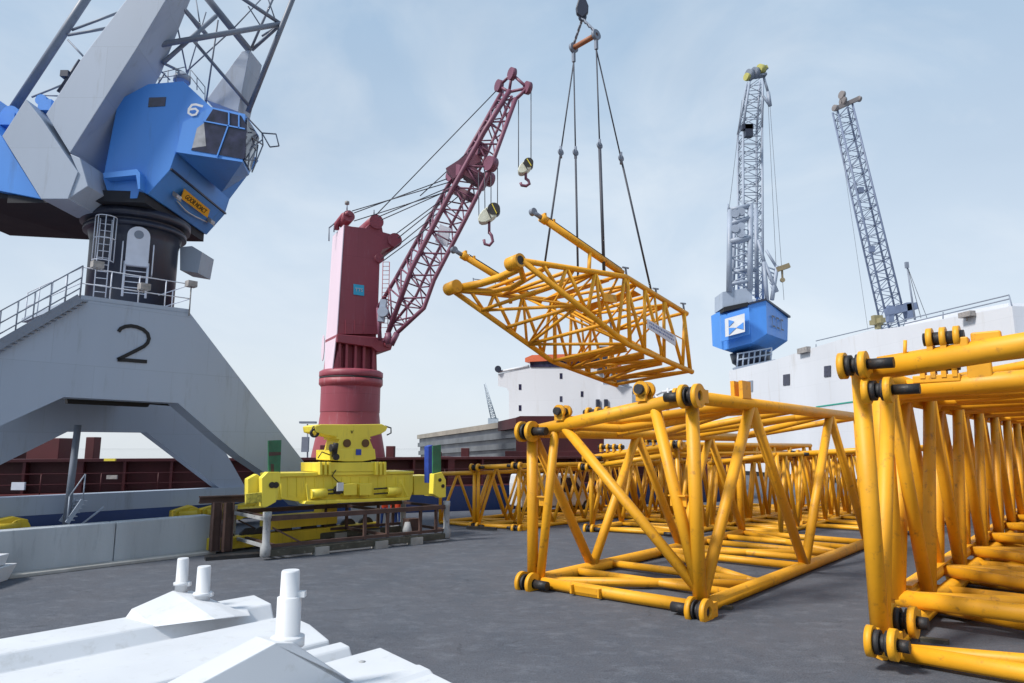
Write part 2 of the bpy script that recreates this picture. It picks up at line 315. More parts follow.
def truss(name, label, BL, BR, TLz, TRz, length, bays, rc, rb, m, dirv=A, post=True, lugs=True, shaft=.5, z0=None, n=10, hollow_front=None, extra=True, group='orange lattice boom sections', braces_bottom=True, side_phase=0):
    z0 = rc if z0 is None else z0
    BL = V((BL[0], BL[1], z0)); BR = V((BR[0], BR[1], z0)); TL = V((BL.x, BL.y, TLz)); TR = V((BR.x, BR.y, TRz))
    t = thing(name, ((BL+BR)/2).xy.to_3d(), label, 'crane boom section', group)
    D = V(dirv)*length; wdir = (BR-BL).normalized()
    for c in (BL, BR, TL, TR): MB().tube(c, c+D, rc, n=14 if rc > .12 else 10).build('chord', m, t)
    for (b, tp) in ((BL, TL), (BR, TR)):
        brace(t, b, tp, rb*1.12, m, n)
        if side_phase and b == BL:
            for i in range(side_phase):
                q0, q1 = (tp, b) if i % 2 == 0 else (b, tp); brace(t, q0+D*(i/side_phase), q1+D*((i+1)/side_phase), rb, m, n)
            brace(t, b+D*.995, tp+D*.995, rb, m, n); continue
        for i in range(bays):
            t0, t1, tm = i/bays, (i+1)/bays, (i+.5)/bays
            brace(t, b+D*t0, tp+D*tm, rb, m, n); brace(t, tp+D*tm, b+D*t1, rb, m, n)
        brace(t, b+D*.995, tp+D*.995, rb, m, n)
    for i in range(bays*2+1):          # top and bottom panels
        f_ = i/(bays*2)
        if i % 2 == 0 or i == 0:
            brace(t, TL+D*f_, TR+D*f_, rb*.85, m, n)
            if i > 0: brace(t, BL+D*f_, BR+D*f_, rb*.85, m, n)
        if i < bays*2:
            g_ = (i+1)/(bays*2)
            a, b = (TL, TR) if i % 2 == 0 else (TR, TL)
            brace(t, a+D*f_, b+D*g_, rb*.85, m, n)
            a, b = (BL, BR) if i % 2 == 0 else (BR, BL)
            brace(t, a+D*f_, b+D*g_, rb*.85, m, n)
    # end frame: bottom and top cross tubes
    brace(t, BL, BR, rb*1.05, m, 14); brace(t, TL, TR, rc*1.05, m, 14)
    if lugs:
        for c, s in ((BL, 1), (TL, 1), (BR, -1), (TR, -1)):
            if c == BR or c == TR: lug(t, c-wdir*(-.30)-V(dirv)*.30, -wdir, -V(dirv), m=m, shaft=shaft, r=rc*1.7)
            else: lug(t, c-wdir*.10-V(dirv)*.30, wdir, -V(dirv), m=m, shaft=shaft, r=rc*1.7)
    return t, BL, BR, TL, TR, D, wdir

# first section, middle of the yard
t1, BL, BR, TL, TR, D, wd = truss('boom_section', 'large orange lattice boom section in mid yard, on the asphalt under the hoisted one', (.545, 18.75), (4.09, 15.72), 4.02, 4.735, 13.7, 2, .16, .135, M_or, n=12, side_phase=5)
brace(t1, lerp(TL, TR, .22), BR+Z*.35, .125, M_or, 14)
brace(t1, lerp(TL, TR, .80)-Z*.1, BR+Z*.3, .135, M_or, 14)
brace(t1, lerp(TL, TR, .17), BL+wd*.25+Z*.1, .115, M_or, 14)
ears(t1, lerp(TL, TR, .22)+Z*.1, -A, Z, n=2, r=.17); ears(t1, lerp(TL, TR, .74)+Z*.12, -A, Z, n=2, r=.2)
ears(t1, lerp(TL, TR, .30)+Z*.1+A*1.1, wd, Z, n=3, r=.14); ears(t1, lerp(TL, TR, .85)+Z*.1+A*1.2, wd, Z, n=3, r=.14)
for f_ in (.14, .27, .62, .74, .87): brace(t1, BL+D*f_, BR+D*f_, .105, M_or, 12)
for f_ in (.3, .7): brace(t1, TL+D*f_, TR+D*f_, .10, M_or, 12)
# gusset plates and the hanging bracket
for (f_, z) in ((.075, 2.15), (.91, 2.35)):
    c = lerp(BL, BR, f_)+Z*z; MB().box(c, wd*(.42 if f_ > .5 else .26), A*.2, Z*.03).box(c-Z*.22, wd*(.40 if f_ > .5 else .24), A*.04, Z*.22).build('gusset', M_or, t1)
c = lerp(BL, BR, .38)-A*.12-Z*.1
MB().box(c, wd*.85, A*.04-Z*.08, Z*.14).box(c-wd*.40, wd*.05, A*.22, Z*.2).box(c+wd*.40, wd*.05, A*.22, Z*.2).build('bracket', M_or, t1)
c = lerp(TL, TR, .97)+A*2.9+Z*.14
MB().box(c, A*.55, wd*.10, Z*.45).box(c+wd*.22, A*.55, wd*.10, Z*.45).build('ear_plate', M_or, t1)
# bent tubes on the top face
for (a, b, h) in ((lerp(TL, TR, .2)+A*.2, TR+A*4.2, .22), (lerp(TL, TR, .1)+A*.9, TR+A*6.4, -.15)):
    m_ = lerp(a, b, .28)-Z*h; MB().path([a, lerp(a, m_, .6), m_, lerp(m_, b, .3), b], .11, 12).build('bent_brace', M_or, t1)

# nested pair at the right edge
t2, BL, BR, TL, TR, D, wd = truss('boom_section', 'outer orange lattice boom section of the nested pair at the right edge', (P(880, 632, 12.5).x, 12.5), (P(880, 632, 12.5).x+.759*5.4, 12.5-.651*5.4), 4.96, 5.55, 34, 8, .19, .135, M_or, n=14, lugs=False)
lug(t2, P(843, 366, 12.15), wd, -A, r=.235, shaft=.5); lug(t2, P(871, 641, 12.0), wd, -A, r=.25, shaft=.2)
ears(t2, TL+wd*1.35+Z*.20, wd, Z, n=3, r=.19, sp=.20); MB().box(TL+wd*1.4+Z*.12, wd*.75, A*.22, Z*.16).box(TL+wd*1.65+Z*.2, wd*.12, A*.3, Z*.26).build('bearing_base', M_or, t2, .02)
MB().box(TL+wd*1.95+Z*.17, wd*.42, A*.14, Z*.36).build('ear_plate', M_or, t2, .03)
MB().tube(TL+wd*.75+Z*.2-A*.05, TL+wd*.78+Z*.5-A*.05, .03).tube(TL+Z*.235+wd*.3, TL+Z*.235+wd*4.9+Z*.45, .018).build('grease_line', M_or, t2)
t2b, BL, BR, TL, TR, D, wd = truss('boom_section', 'smaller orange lattice boom section nested inside the nearest one at the right edge', (7.99, 14.97), (7.99+.759*4.3, 14.97-.651*4.3), 4.80, 4.95, 31, 7, .20, .165, M_or, n=14, lugs=False, z0=.52)
lug(t2b, P(867, 391, 12.0), wd, -A, r=.225, shaft=.5); lug(t2b, P(892, 619, 13.0), wd, -A, r=.27, shaft=.2)
ears(t2b, TL+wd*1.15-A*.1+Z*.2, wd, Z, n=4, r=.17, sp=.19); MB().box(TL+wd*1.1-A*.1+Z*.12, wd*.85, A*.22, Z*.16).build('bearing_base', M_or, t2b, .02)
MB().box(TL+wd*1.85-A*.1+Z*.15, wd*.42, A*.14, Z*.45).build('ear_plate', M_or, t2b, .03)
MB().beam(TL+Z*.16+wd*.18+A*.4, TL+Z*.16+wd*.18+D, .16, .05).build('walkway_rail', M_or, t2b)
MB().beam(BL+Z*.18+wd*.12+A*.4, BL+Z*.18+wd*.12+D, .20, .05).build('walkway_rail', M_or, t2b)
for f_ in (.10, .18, .26, .34, .43, .52, .62, .73, .85):
    MB().tube(BL+D*f_-Z*.28, BR+D*f_-Z*.28, .13, n=12).build('brace', M_or, t2b)
for f_ in (.05, .12, .2, .3, .42, .55):
    MB().tube(TL+D*f_-Z*.05, TR+D*f_+A*1.4-Z*.05, .12, n=12).build('brace', M_or, t2b)

# sections behind
a = G(592, 531); b = G(680, 537)
t4, BL4, BR4, TL4, TR4, D4, wd4 = truss('boom_section', 'orange lattice boom section with dark end lugs, seen through the left of the large one', (a.x, a.y), (b.x, b.y), 3.15, 3.72, 17, 7, .12, .09, M_or2)
for dz in (-.38,):
    MB().tube(TL4+Z*dz-A*.1, TR4+Z*dz-A*.1, .11, n=12).build('cross_tube', M_or2, t4); MB().tube(TL4+Z*dz, TL4+Z*dz+D4, .09).build('chord', M_or2, t4); MB().tube(TR4+Z*dz, TR4+Z*dz+D4, .09).build('chord', M_or2, t4)
lug(t4, TL4-Z*.40-A*.3-wd4*.3, wd4, -A, m=M_or2, r=.2)
ears(t4, lerp(TL4, TR4, .25)+Z*.1, wd4, Z, M_or2, 4, .15); ears(t4, lerp(TL4, TR4, .75)+Z*.1, wd4, Z, M_or2, 3, .15)
D5 = V((.70, .714, 0))
a = G(440, 524); b = G(474, 527.5)
truss('boom_section', 'low orange lattice boom section beside the yellow spreader, leftmost of the ground row', (a.x, a.y), (b.x, b.y), 2.35, 2.45, 13, 6, .095, .07, M_or2, dirv=D5, lugs=False)
a = G(478, 527.5); b = G(519, 530)
t5, BL5, BR5, TL5, TR5, _, wd5 = truss('boom_section', 'low orange lattice boom section between the spreader-side one and the mid yard sections', (a.x, a.y), (b.x, b.y), 2.7, 2.8, 11.5, 5, .10, .075, M_or2, dirv=D5, shaft=.3)
MB().beam(BR5-wd5*1.9-D5*.9, BR5-wd5*.4-D5*.9, .1, .12).build('loose_bar', M_blk, t5)
a = G(752, 540); 
truss('boom_section', 'orange lattice boom section behind the large one, partly hidden by the nested pair', (13.2, 32.6), (16.8, 29.5), 3.3, 3.6, 17, 7, .12, .085, M_or2)

truss('boom_section', 'farthest orange lattice boom section, on the quay in front of the white ship', (17.5, 42.5), (21.1, 39.4), 3.2, 3.5, 13, 5, .11, .085, M_or2, lugs=False)
truss('boom_section', 'low orange lattice boom section hidden behind the others by the blue hull', (1.4, 36.2), (4.0, 35.2), 2.6, 2.7, 8.5, 4, .09, .07, M_or2, dirv=D5, lugs=False)
truss('boom_section', 'slim orange lattice boom section seen through the large one, just behind its open end', (8.9, 31.6), (11.2, 29.6), 2.9, 3.3, 16, 8, .10, .08, M_or2, lugs=False)
truss('boom_section', 'short slim orange lattice boom section behind the lug-ended one, close to the blue hull', (5.6, 36.4), (7.4, 34.9), 2.7, 2.9, 9, 5, .09, .075, M_or2, lugs=False)
for i, (c, lab) in enumerate(((V((4.75, 16.35, 0)), 'dark timber block under the right front corner of the large mid yard boom section'), (V((7.9, 13.6, 0)), 'dark timber block under the nested pair at the right edge'))):
    tag(MB().box(c, wd5*.45, A*.16, Z*.07).build('timber_block', M_wood), lab, 'timber block')
# ------------------------------------------------------------------ hoisted section
R0 = V((.421, 26.66, 10.944)); U3 = V((.751, .658, .064)).normalized(); S3 = V((-.654, .753, -.068)).normalized(); W3 = V((-.093, .009, .996)).normalized()
def H3(x, z, s): return R0 + U3*x + W3*z + S3*s
t3 = thing('boom_section', H3(5.5, -1, 2.4), 'tapered orange lattice boom butt section hoisted in the air on four slings', 'crane boom section', 'orange lattice boom sections')
for s in (0, 4.8):
    T = [H3(0, 0, s), H3(6.39, 0, s), H3(10.87, -1.465, s)]; Bm = [H3(0, 0, s), H3(5.93, -3.17, s), H3(10.65, -4.384, s)]
    MB().path([T[0], lerp(T[0], T[1], .985), lerp(T[1], T[2], .02), T[2]], .125, 12).build('chord', M_or, t3)
    MB().path([Bm[0], lerp(Bm[0], Bm[1], .985), lerp(Bm[1], Bm[2], .02), Bm[2]], .125, 12).build('chord', M_or, t3)
    tp = lambda x: H3(x, 0 if x < 6.39 else -(x-6.39)/4.48*1.465, s)
    bt = lambda x: H3(x, -3.17*x/5.93 if x < 5.93 else -3.17-(x-5.93)/4.72*1.214, s)
    zz = [(1.1, 't'), (1.9, 'b'), (2.5, 't'), (3.5, 'b'), (4.3, 't'), (5.3, 'b'), (6.3, 't'), (7.1, 'b'), (7.7, 't'), (8.5, 'b'), (9.1, 't'), (9.9, 'b'), (10.7, 't')]
    for (x0, k0), (x1, k1) in zip(zz, zz[1:]):
        p = tp(x0) if k0 == 't' else bt(x0); q = tp(x1) if k1 == 't' else bt(x1); brace(t3, p, q, .085, M_or)
    brace(t3, tp(6.5), bt(6.1), .1, M_or); brace(t3, tp(10.6), bt(10.5), .1, M_or); brace(t3, tp(8.4), bt(8.3), .06, M_or); brace(t3, tp(4.35), bt(4.3), .07, M_or)
    c = H3(-.15, 0, s); ai = S3 if s == 0 else -S3
    c = c+ai*.22; o = MB(); o.tube(c-ai*.22, c+ai*.42, .29, n=24); lg = o.build('end_lug', M_or, t3)
    MB().tube(c-ai*.225, c-ai*.27, .19, n=20).build('bush', M_blk, lg); MB().ring(c-ai*.25, ai, .29, .19, .06, 24).build('collar_ring', M_or, lg)
# cross members between the two sides
def tp3(x, s): return H3(x, 0 if x < 6.39 else -(x-6.39)/4.48*1.465, s)
def bt3(x, s): return H3(x, -3.17*x/5.93 if x < 5.93 else -3.17-(x-5.93)/4.72*1.214, s)
MB().path([H3(.1, 0, .3), H3(.75, .05, 1.2), H3(.9, .05, 2.4), H3(.75, .05, 3.6), H3(.1, 0, 4.5)], .17, 14).build('head_tube', M_or, t3)
MB().path([H3(.1, -.1, .3), H3(1.3, -.3, 1.4), H3(1.5, -.35, 2.4), H3(1.3, -.3, 3.4), H3(.1, -.1, 4.5)], .12, 12).build('head_tube', M_or, t3)
xs = [1.6, 3.0, 4.4, 5.9, 7.2, 8.4, 9.6, 10.7]
for i, x in enumerate(xs):
    brace(t3, bt3(min(x, 10.5), 0), bt3(min(x, 10.5), 4.8), .085, M_or)
    brace(t3, tp3(x, 0), tp3(x, 4.8), .085, M_or)
    if i < len(xs)-1:
        y = xs[i+1]; a, b = (0, 4.8) if i % 2 else (4.8, 0)
        brace(t3, bt3(x, a), bt3(min(y, 10.5), b), .075, M_or); brace(t3, tp3(x, b), tp3(y, a), .075, M_or)
        if x > 2.5: brace(t3, tp3(x, a), bt3(min(y, 10.5), b), .06, M_or); brace(t3, tp3(x, b), bt3(x, a), .05, M_or)
        if x > 4: MB().tube(lerp(tp3(x, 0), bt3(x, 0), .5), lerp(tp3(y, 0), bt3(min(y, 10.5), 0), .5)+S3*.0, .03).build('conduit', M_or, t3)
for (x0, x1, s0, s1) in ((6.1, 7.1, .4, 4.3), (7.35, 8.3, .4, 4.5), (8.55, 9.5, .3, 4.0), (9.7, 10.4, .3, 4.5)):
    nn = 3
    for k in range(nn):
        u0, u1 = lerp(V((x0, 0, 0)), V((x1, 0, 0)), k/nn).x, lerp(V((x0, 0, 0)), V((x1, 0, 0)), (k+.72)/nn).x; sk = .25*k
        q = [bt3(u0, s0+sk)+W3*.06*k, bt3(u1, s0+sk)+W3*.06*k, bt3(u1, s1-.2*k)+W3*.06*k, bt3(u0, s1-.2*k)+W3*.06*k]; MB().prism(q, W3*.05).build('floor_plate', M_or, t3)
for (x0, x1, s0, s1) in ((5.2, 5.8, .5, 4.3), (7.4, 7.9, .4, 4.3)):
    q = [tp3(x0, s0)-W3*.16, tp3(x1, s0)-W3*.16, tp3(x1, s1)-W3*.16, tp3(x0, s1)-W3*.16]; MB().prism(q, W3*.04).build('floor_plate', M_or, t3)
# backstop cylinders above the frame
e1 = H3(6.3, .18, .1); s1 = P(533, 212, 28.2)
for sh, tname in ((V((0, 0, 0)), 1), (P(454, 250, 31.6)-s1, 2)):
    a, b = s1+sh, e1+S3*.0+sh*1.0 if tname == 1 else None
    if tname == 2: a = s1+sh; b = a+(e1-s1)
    dd = (b-a).normalized()
    o = MB(); o.tube(a+dd*.55, b, .155, n=14); o.tube(a+dd*.45, a+dd*.75, .19, n=14); cy = o.build('backstop_cylinder', M_or, t3)
    MB().tube(a, a+dd*.5, .10, n=12).disc(a, S3, .16, .2).build('piston_rod', M_greyd, cy)
    for k in (.7, 1.2): MB().beam(a+dd*k+W3*.12, a+dd*k+W3*.33, .12, .1, up=U3).build('clamp', M_or, cy)
    MB().tube(a+dd*.9+W3*.24, b+W3*.22, .028).build('hydraulic_line', M_blk, cy)
    q = lerp(a, b, .62); MB().tube(q, tp3(3.9, 0 if tname == 1 else 4.8) if tname == 1 else q-W3*1.0, .09).build('strut', M_or, cy)
# name board without legible lettering, access rails
nb = MB(); q = [RP(647, 319, H3(8, 0, -.2), S3), RP(675, 336, H3(8, 0, -.2), S3), RP(675, 346, H3(8, 0, -.2), S3), RP(647, 328, H3(8, 0, -.2), S3)]
bd = nb.prism(q, -S3*.04).build('name_board', M_signw, t3)
M_mark = mat('faint_blue_lettering', (.16, .2, .4), .6, .1, 3)
mk = MB(); ux = (q[1]-q[0]); uy = (q[3]-q[0])
for r_ in range(2):
    x = .06
    while x < .9:
        wv = random.uniform(.02, .06); a0 = q[0]+ux*x+uy*(.2+.36*r_)-S3*.045; mk.prism([a0, a0+ux*wv, a0+ux*wv+uy*.2, a0+uy*.2], -S3*.004); x += wv+.025
mk.build('board_lettering', M_mark, bd)
for (x, s) in ((6.4, -.05), (10.6, -.05), (8.7, .1), (10.6, 4.7)):
    MB().tube(tp3(x, s), tp3(x, s)+W3*.45, .05).tube(tp3(x, s)+W3*.42-U3*.2, tp3(x, s)+W3*.42+U3*.2, .045).build('hand_rail', M_greyd, t3)
for x in (.9, 2.2): MB().tube(tp3(x, 4.3), tp3(x, 4.3)+W3*.5, .025).tube(tp3(x, 4.3)+W3*.45, tp3(x, 4.3)+W3*.45+U3*.9, .02).build('hand_rail', M_greyd, t3)
MB().box(H3(4.9, -1.35, -.16), U3*.85, S3*.06, W3*.36).build('red_tag_plate', M_or, t3)
# ------------------------------------------------------------------ lifting gear
YB = 31.2
bl_, br_ = P(573.5, 48, YB+.6), P(596, 35, YB-.6); hk = P(582.5, 17, YB)
lg = thing('spreader_bar', (bl_+br_)/2, 'short rust-brown lifting beam above the hoisted boom section', 'lifting beam')
MB().tube(bl_, br_, .13, n=12).build('bar', mat('rust_orange_paint', (.34, .13, .06), .6, .2, 2, dirt=RUST), lg)
for e in (bl_, br_): MB().ring(e, S3, .26, .1, .16).beam(e-Z*.2, e-Z*.75, .14, .14, up=S3).build('end_shackle', M_greyd, lg)
for e in (bl_, br_):
    c_ = MB(); n_ = 7
    for i in range(n_):
        p = lerp(e+Z*.15, hk-Z*.1, (i+.5)/n_); dv = (hk-e).normalized(); sd_ = S3 if i % 2 else dv.cross(S3); c_.tube(p-dv*.15, p+dv*.15, .055, n=8).tube(p-dv*.12+sd_*.07, p+dv*.12+sd_*.07, .03, n=6)
    c_.build('chain', M_greyd, lg)
hb = thing('crane_hook', hk, 'dark crane hook block above the short lifting beam at the top', 'crane hook')
o = MB(); pr = [(0, -.1), (-.30, .15), (-.33, .45), (-.2, .9), (-.08, 1.3), (.08, 1.3), (.16, .95), (.30, .55), (.28, .2)]
o.prism([hk+V((x, -.12, z)) for x, z in pr], V((0, .24, 0))); o.build('hook_body', M_ped, hb, .05)
MB().ring(hk+V((0, 0, -.02)), V((0, 1, 0)), .2, .09, .12).build('hook_eye', M_ped, hb)
MB().tube(hk+Z*1.2, hk+Z*9, .035).tube(hk+Z*1.2+V((.12, 0, 0)), hk+Z*9+V((.12, 0, 0)), .035).build('hoist_rope', M_rope, hb)
for (e, p, lab) in ((bl_, H3(3.9, .1, 4.8) if 0 else P(544, 269, 31.5), 'leftmost sling from the lifting beam to the hoisted boom section'), (bl_, P(578, 276, 30), 'second sling from the left, from the beam to the hoisted boom section'),
                    (br_, P(604, 271, 30.2), 'thickest sling, third from the left, hanging nearly plumb to the hoisted boom section'), (br_, tp3(8.2, 0), 'rightmost sling, slanting down to the far end of the hoisted boom section')):
    e = e-Z*.75; s_ = thing('lifting_sling', p, lab, 'lifting sling', 'slings of the hoisted boom section'); mid = lerp(e, p, .45)
    th = .075 if 'thickest' in lab else .05
    MB().tube(e, mid, .035, n=8).build('upper_rope', M_rope, s_); MB().tube(mid, p, th, n=8).build('lower_strap', M_rope, s_)
    MB().ring(mid, S3, .17, .08, .08, 16).tube(mid-Z*.3, mid+Z*.3, .07).build('shackle', M_greyd, s_)

# ------------------------------------------------------------------ portal crane at left
Bn = B
PQ = lambda px, py, q: RP(px, py, B*q, B)
pc = thing('portal_crane', V((-15.5, 28, 0)), 'huge grey and blue harbour crane on an arched portal marked 2, at left', 'harbour crane')
outer = [(80, 299), (190, 313), (310, 470), (338, 506), (300, 506), (265, 473), (240, 456), (217, 437), (178, 403), (64, 397), (0, 426), (-110, 480), (-170, 560), (-260, 560), (-150, 436), (0, 346)]
fp = [PQ(x, y, 25.6) for x, y in outer]
o = MB(); o.prism(fp, B*.85); o.build('portal_front_frame', M_grey, pc)
rf = [(50, 380), (185, 385), (217, 437), (247, 490), (222, 490), (147, 432.5), (68, 431.5), (0, 465), (-130, 540), (-170, 520), (0, 415)]
rp = [PQ(x, y, 32.2) for x, y in rf]
MB().prism(rp, B*.7).build('portal_rear_frame', M_grey, pc)
# haunches tying front to rear, platform deck
top = [PQ(80, 299, 25.6), PQ(190, 313, 25.6)]
MB().prism([top[0]-Z*.02, top[1]-Z*.02, top[1]+B*6.5-Z*.02, top[0]+B*6.5-Z*.02], Z*.16).build('platform_deck', M_grey, pc)
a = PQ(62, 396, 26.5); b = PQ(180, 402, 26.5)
MB().prism([a+Z*.25, b+Z*.25, b+B*5.5+Z*.25, a+B*5.5+Z*.25], Z*.5).build('portal_underside_and_shade', M_ped, pc)
MB().prism([PQ(66, 395, 26.5), PQ(178, 400, 26.5), PQ(176, 406, 26.5), PQ(150, 404, 26.5), PQ(148, 407, 26.5), PQ(68, 403.5, 26.5)], B*.25).build('portal_underside_and_shade', M_dark, pc)  # thin dark plate added to paint the shaded gap under the front arch
# sill and bogies
a = PQ(-60, 505, 32.0); b = PQ(300, 487, 32.0); a.z = b.z = 1.0
MB().prism([a, b, b+B*.8, a+B*.8], Z*.72).build('rear_sill', M_grey, pc)
a = PQ(272, 510, 23.7); b = PQ(338, 500, 23.7); a.z = b.z = .62
MB().prism([a, b, b+B*.8, a+B*.8], Z*.45).build('front_sill', M_yeld, pc)
MB().box(a*.1+b*.9+B*.4+Z*.4, A*.6, B*.7, Z*1.5).build('bogie_post', M_yeld, pc)
for px in (240, 276, 322, 360):
    c = PQ(px, 540, 23.7); c.z = 0
    o = MB(); hx = A*2.0; o.prism([c-hx/2+Z*.08, c+hx/2+Z*.08, c+hx/2+Z*.50, c-hx/2+Z*.50], B*.5); bo = o.build('bogie', M_yeld, pc, .03)
    for s_ in (-.45, .45): MB().disc(c+A*s_+Z*.38+B*.25, B, .36, .16).build('wheel', M_blk, bo)
c0 = PQ(178, 515, 31.6)
for (px, l) in ((174, 1.1), (202, 1.4), (232, 1.6), (-22, 1.6)):
    c = PQ(px, 512, 31.4); c.z = .3
    o = MB(); o.prism([c, c+A*l, c+A*l+Z*.6, c+A*l*.7+Z*.75, c+Z*.55], B*.5); bo = o.build('bogie', M_yeld, pc, .04)
    MB().disc(c+A*.3+Z*.3-B*.1, B, .34, .14).disc(c+A*(l-.3)+Z*.3-B*.1, B, .34, .14).build('wheel', M_yeld, bo); MB().tube(c+A*.1+Z*.38-B*.2, c+A*l*.8+Z*.38-B*.2, .16).build('motor', M_yeld, bo)
# cable pole and access stair at the rear
MB().tube(PQ(78, 425, 31.2), PQ(66, 524, 31.2), .13, n=12).build('pole', M_greyd, pc)
o = MB(); sa, sb = PQ(67, 523, 30.8), PQ(83, 500, 30.8)
for sgn in (0, .7): o.beam(sa+B*sgn, sb+B*sgn, .06, .16)
for i in range(6): p = lerp(sa, sb, (i+.5)/6); o.prism([p, p+A*.22, p+A*.22+B*.7, p+B*.7], Z*.03)
o.tube(sa+Z*.0, sa+Z*1.0, .025).tube(sb, sb+Z*1.0, .025).tube(sa+Z*1, sb+Z*1, .025).tube(PQ(82, 524, 30.9), PQ(104, 507, 30.9), .04); o.build('access_stair', M_grey, pc)
# number 2 painted on the face
num = [(118.5, 331.5), (121, 328.3), (125.5, 326.4), (131, 325.8), (137, 326.9), (143, 329.3), (147.6, 333.6), (149, 338.6), (147.6, 342.8), (144, 346.3), (137, 350), (128, 354.5), (117.5, 359.6), (126, 360), (136, 360.8), (147, 361.6)]
o = MB(); cpt = [PQ(x, y, 25.58) for x, y in num]; X = A; 
def strip(o, pts, wd_, nrm_):
    L_, R_ = [], []
    for k, p in enumerate(pts):
        if k == 0: dv = pts[1]-p
        elif k == len(pts)-1: dv = p-pts[-2]
        else: dv = (pts[k+1]-p).normalized()+(p-pts[k-1]).normalized()
        sd_ = dv.normalized().cross(nrm_).normalized(); L_.append(p+sd_*wd_/2); R_.append(p-sd_*wd_/2)
    for k in range(len(pts)-1): o.prism([L_[k], L_[k+1], R_[k+1], R_[k]], nrm_*.012)
strip(o, cpt[:13], .125, -B); strip(o, [cpt[12]-Z*.0, cpt[13], cpt[14], cpt[15]], .125, -B)
o.build('number_two', M_dark, pc)
# platform railing
o = MB(); ra, rb_ = top[0]-B*.0, top[1]-B*.0
corners = [ra, rb_, rb_+B*6.3]
for (a, b) in ((corners[0], corners[1]), (corners[1], corners[2]), (corners[0], corners[0]+B*6)):
    n_ = 4
    for i in range(n_+1): p = lerp(a, b, i/n_)+B*.05; o.tube(p, p+Z*1.1, .022, n=6)
    for h in (.55, 1.1): o.tube(a+Z*h+B*.05, b+Z*h+B*.05, .02, n=6)
o.build('platform_railing', M_signw, pc)
for x, y in ((97, 268), (144, 290), (191, 287)):
    p = PQ(x, y, 25.5); MB().box(p, A*.34, B*.3, Z*.22).tube(p-Z*(.1 if y != 287 else 1.1), p, .02).build('floodlight', M_lamp, pc)
# stairway on the left leg
o = MB(); sa, sb = PQ(80, 298, 25.4), PQ(-60, 379, 25.4)
o.beam(sa, sb, .06, .28)
for h in (.35, .7, 1.1): o.tube(sa+Z*h, sb+Z*h, .022, n=6)
for i in range(9): p = lerp(sa, sb, i/8); o.tube(p, p+Z*1.1, .022, n=6)
for i in range(24): p = lerp(sa, sb, i/24); o.prism([p-Z*.1, p+A*.25-Z*.1, p+A*.25+B*.2-Z*.1, p+B*.2-Z*.1], Z*.04)
o.build('stairway', M_greyd, pc)
# pedestal
pcx = V((-15.75, 27.9, 0)); PZ = 9.3
MB().lathe(pcx, [(1.62, PZ-.4), (1.64, 11.9), (1.74, 12.3), (1.92, 12.32), (1.92, 12.5), (1.8, 12.52), (1.8, 12.65), (2.05, 12.68), (2.05, 12.98)], 56).build('pedestal', M_ped, pc)
dcam = V((-pcx.x, -pcx.y, 0)).normalized(); side = V((-dcam.y, dcam.x, 0))   # side points to the right
side = -side if side.x < 0 else side
# hatch plate with rounded top, ladder below
hc = pcx+dcam*1.66+side*.10
o = MB(); out_ = [(-.40, 11.0), (.40, 11.0), (.40, 12.2)]+[(.40*math.cos(t), 12.2+.38*math.sin(t)) for t in [math.pi*k/10 for k in range(1, 10)]]+[(-.40, 12.2)]
o.prism([hc+side*x+Z*z-Z*.35 for x, z in out_], dcam*.28); ht = o.build('pedestal_hatch', M_signw, pc)
MB().disc(hc+Z*11.9+dcam*.285, dcam, .17, .02).build('hatch_port', M_greyd, ht)
o = MB()
for x in (-.40, .40): o.tube(hc+side*x+dcam*.2+Z*(PZ+.1), hc+side*x+dcam*.2+Z*10.8, .045)
for i in range(6): o.tube(hc-side*.4+dcam*.2+Z*(PZ+.25+i*.22), hc+side*.4+dcam*.2+Z*(PZ+.25+i*.22), .02)
for x in (-.52, .55): o.path([hc+side*x+dcam*.1+Z*10.3, hc+side*x+dcam*.35+Z*10.4, hc+side*x+dcam*.35+Z*11.5, hc+side*x+dcam*.1+Z*11.6], .025, 6)
o.build('hatch_ladder', M_signw, pc)
o = MB(); lc = pcx+dcam*1.75-side*1.05
for k in range(7):
    z = PZ+.5+k*.44; ringp = [lc+side*(.36*math.cos(t))+dcam*(.36*math.sin(t)+.1)+Z*z for t in [math.pi*j/8 for j in range(9)]]
    if k in (2, 4, 6): o.path(ringp, .02, 6)
for j in range(0, 9, 2): t = math.pi*j/8; q = lc+side*(.36*math.cos(t))+dcam*(.36*math.sin(t)+.1); o.tube(q+Z*(PZ+1.38), q+Z*(PZ+3.14), .018, n=6)
for x in (-.2, .2): o.tube(lc+side*x+Z*PZ, lc+side*x+Z*(PZ+3.1), .022, n=6)
for k in range(11): o.tube(lc-side*.2+Z*(PZ+.2+k*.27), lc+side*.2+Z*(PZ+.2+k*.27), .016, n=6)
o.build('caged_ladder', M_signw, pc)
MB().prism([P(180, 247, 28.6), P(192, 246, 28.6), P(202, 252, 28.6), P(198, 273, 28.6), P(180, 270, 28.6)], V((0, 1.2, 0))).build('cable_box', M_grey, pc)
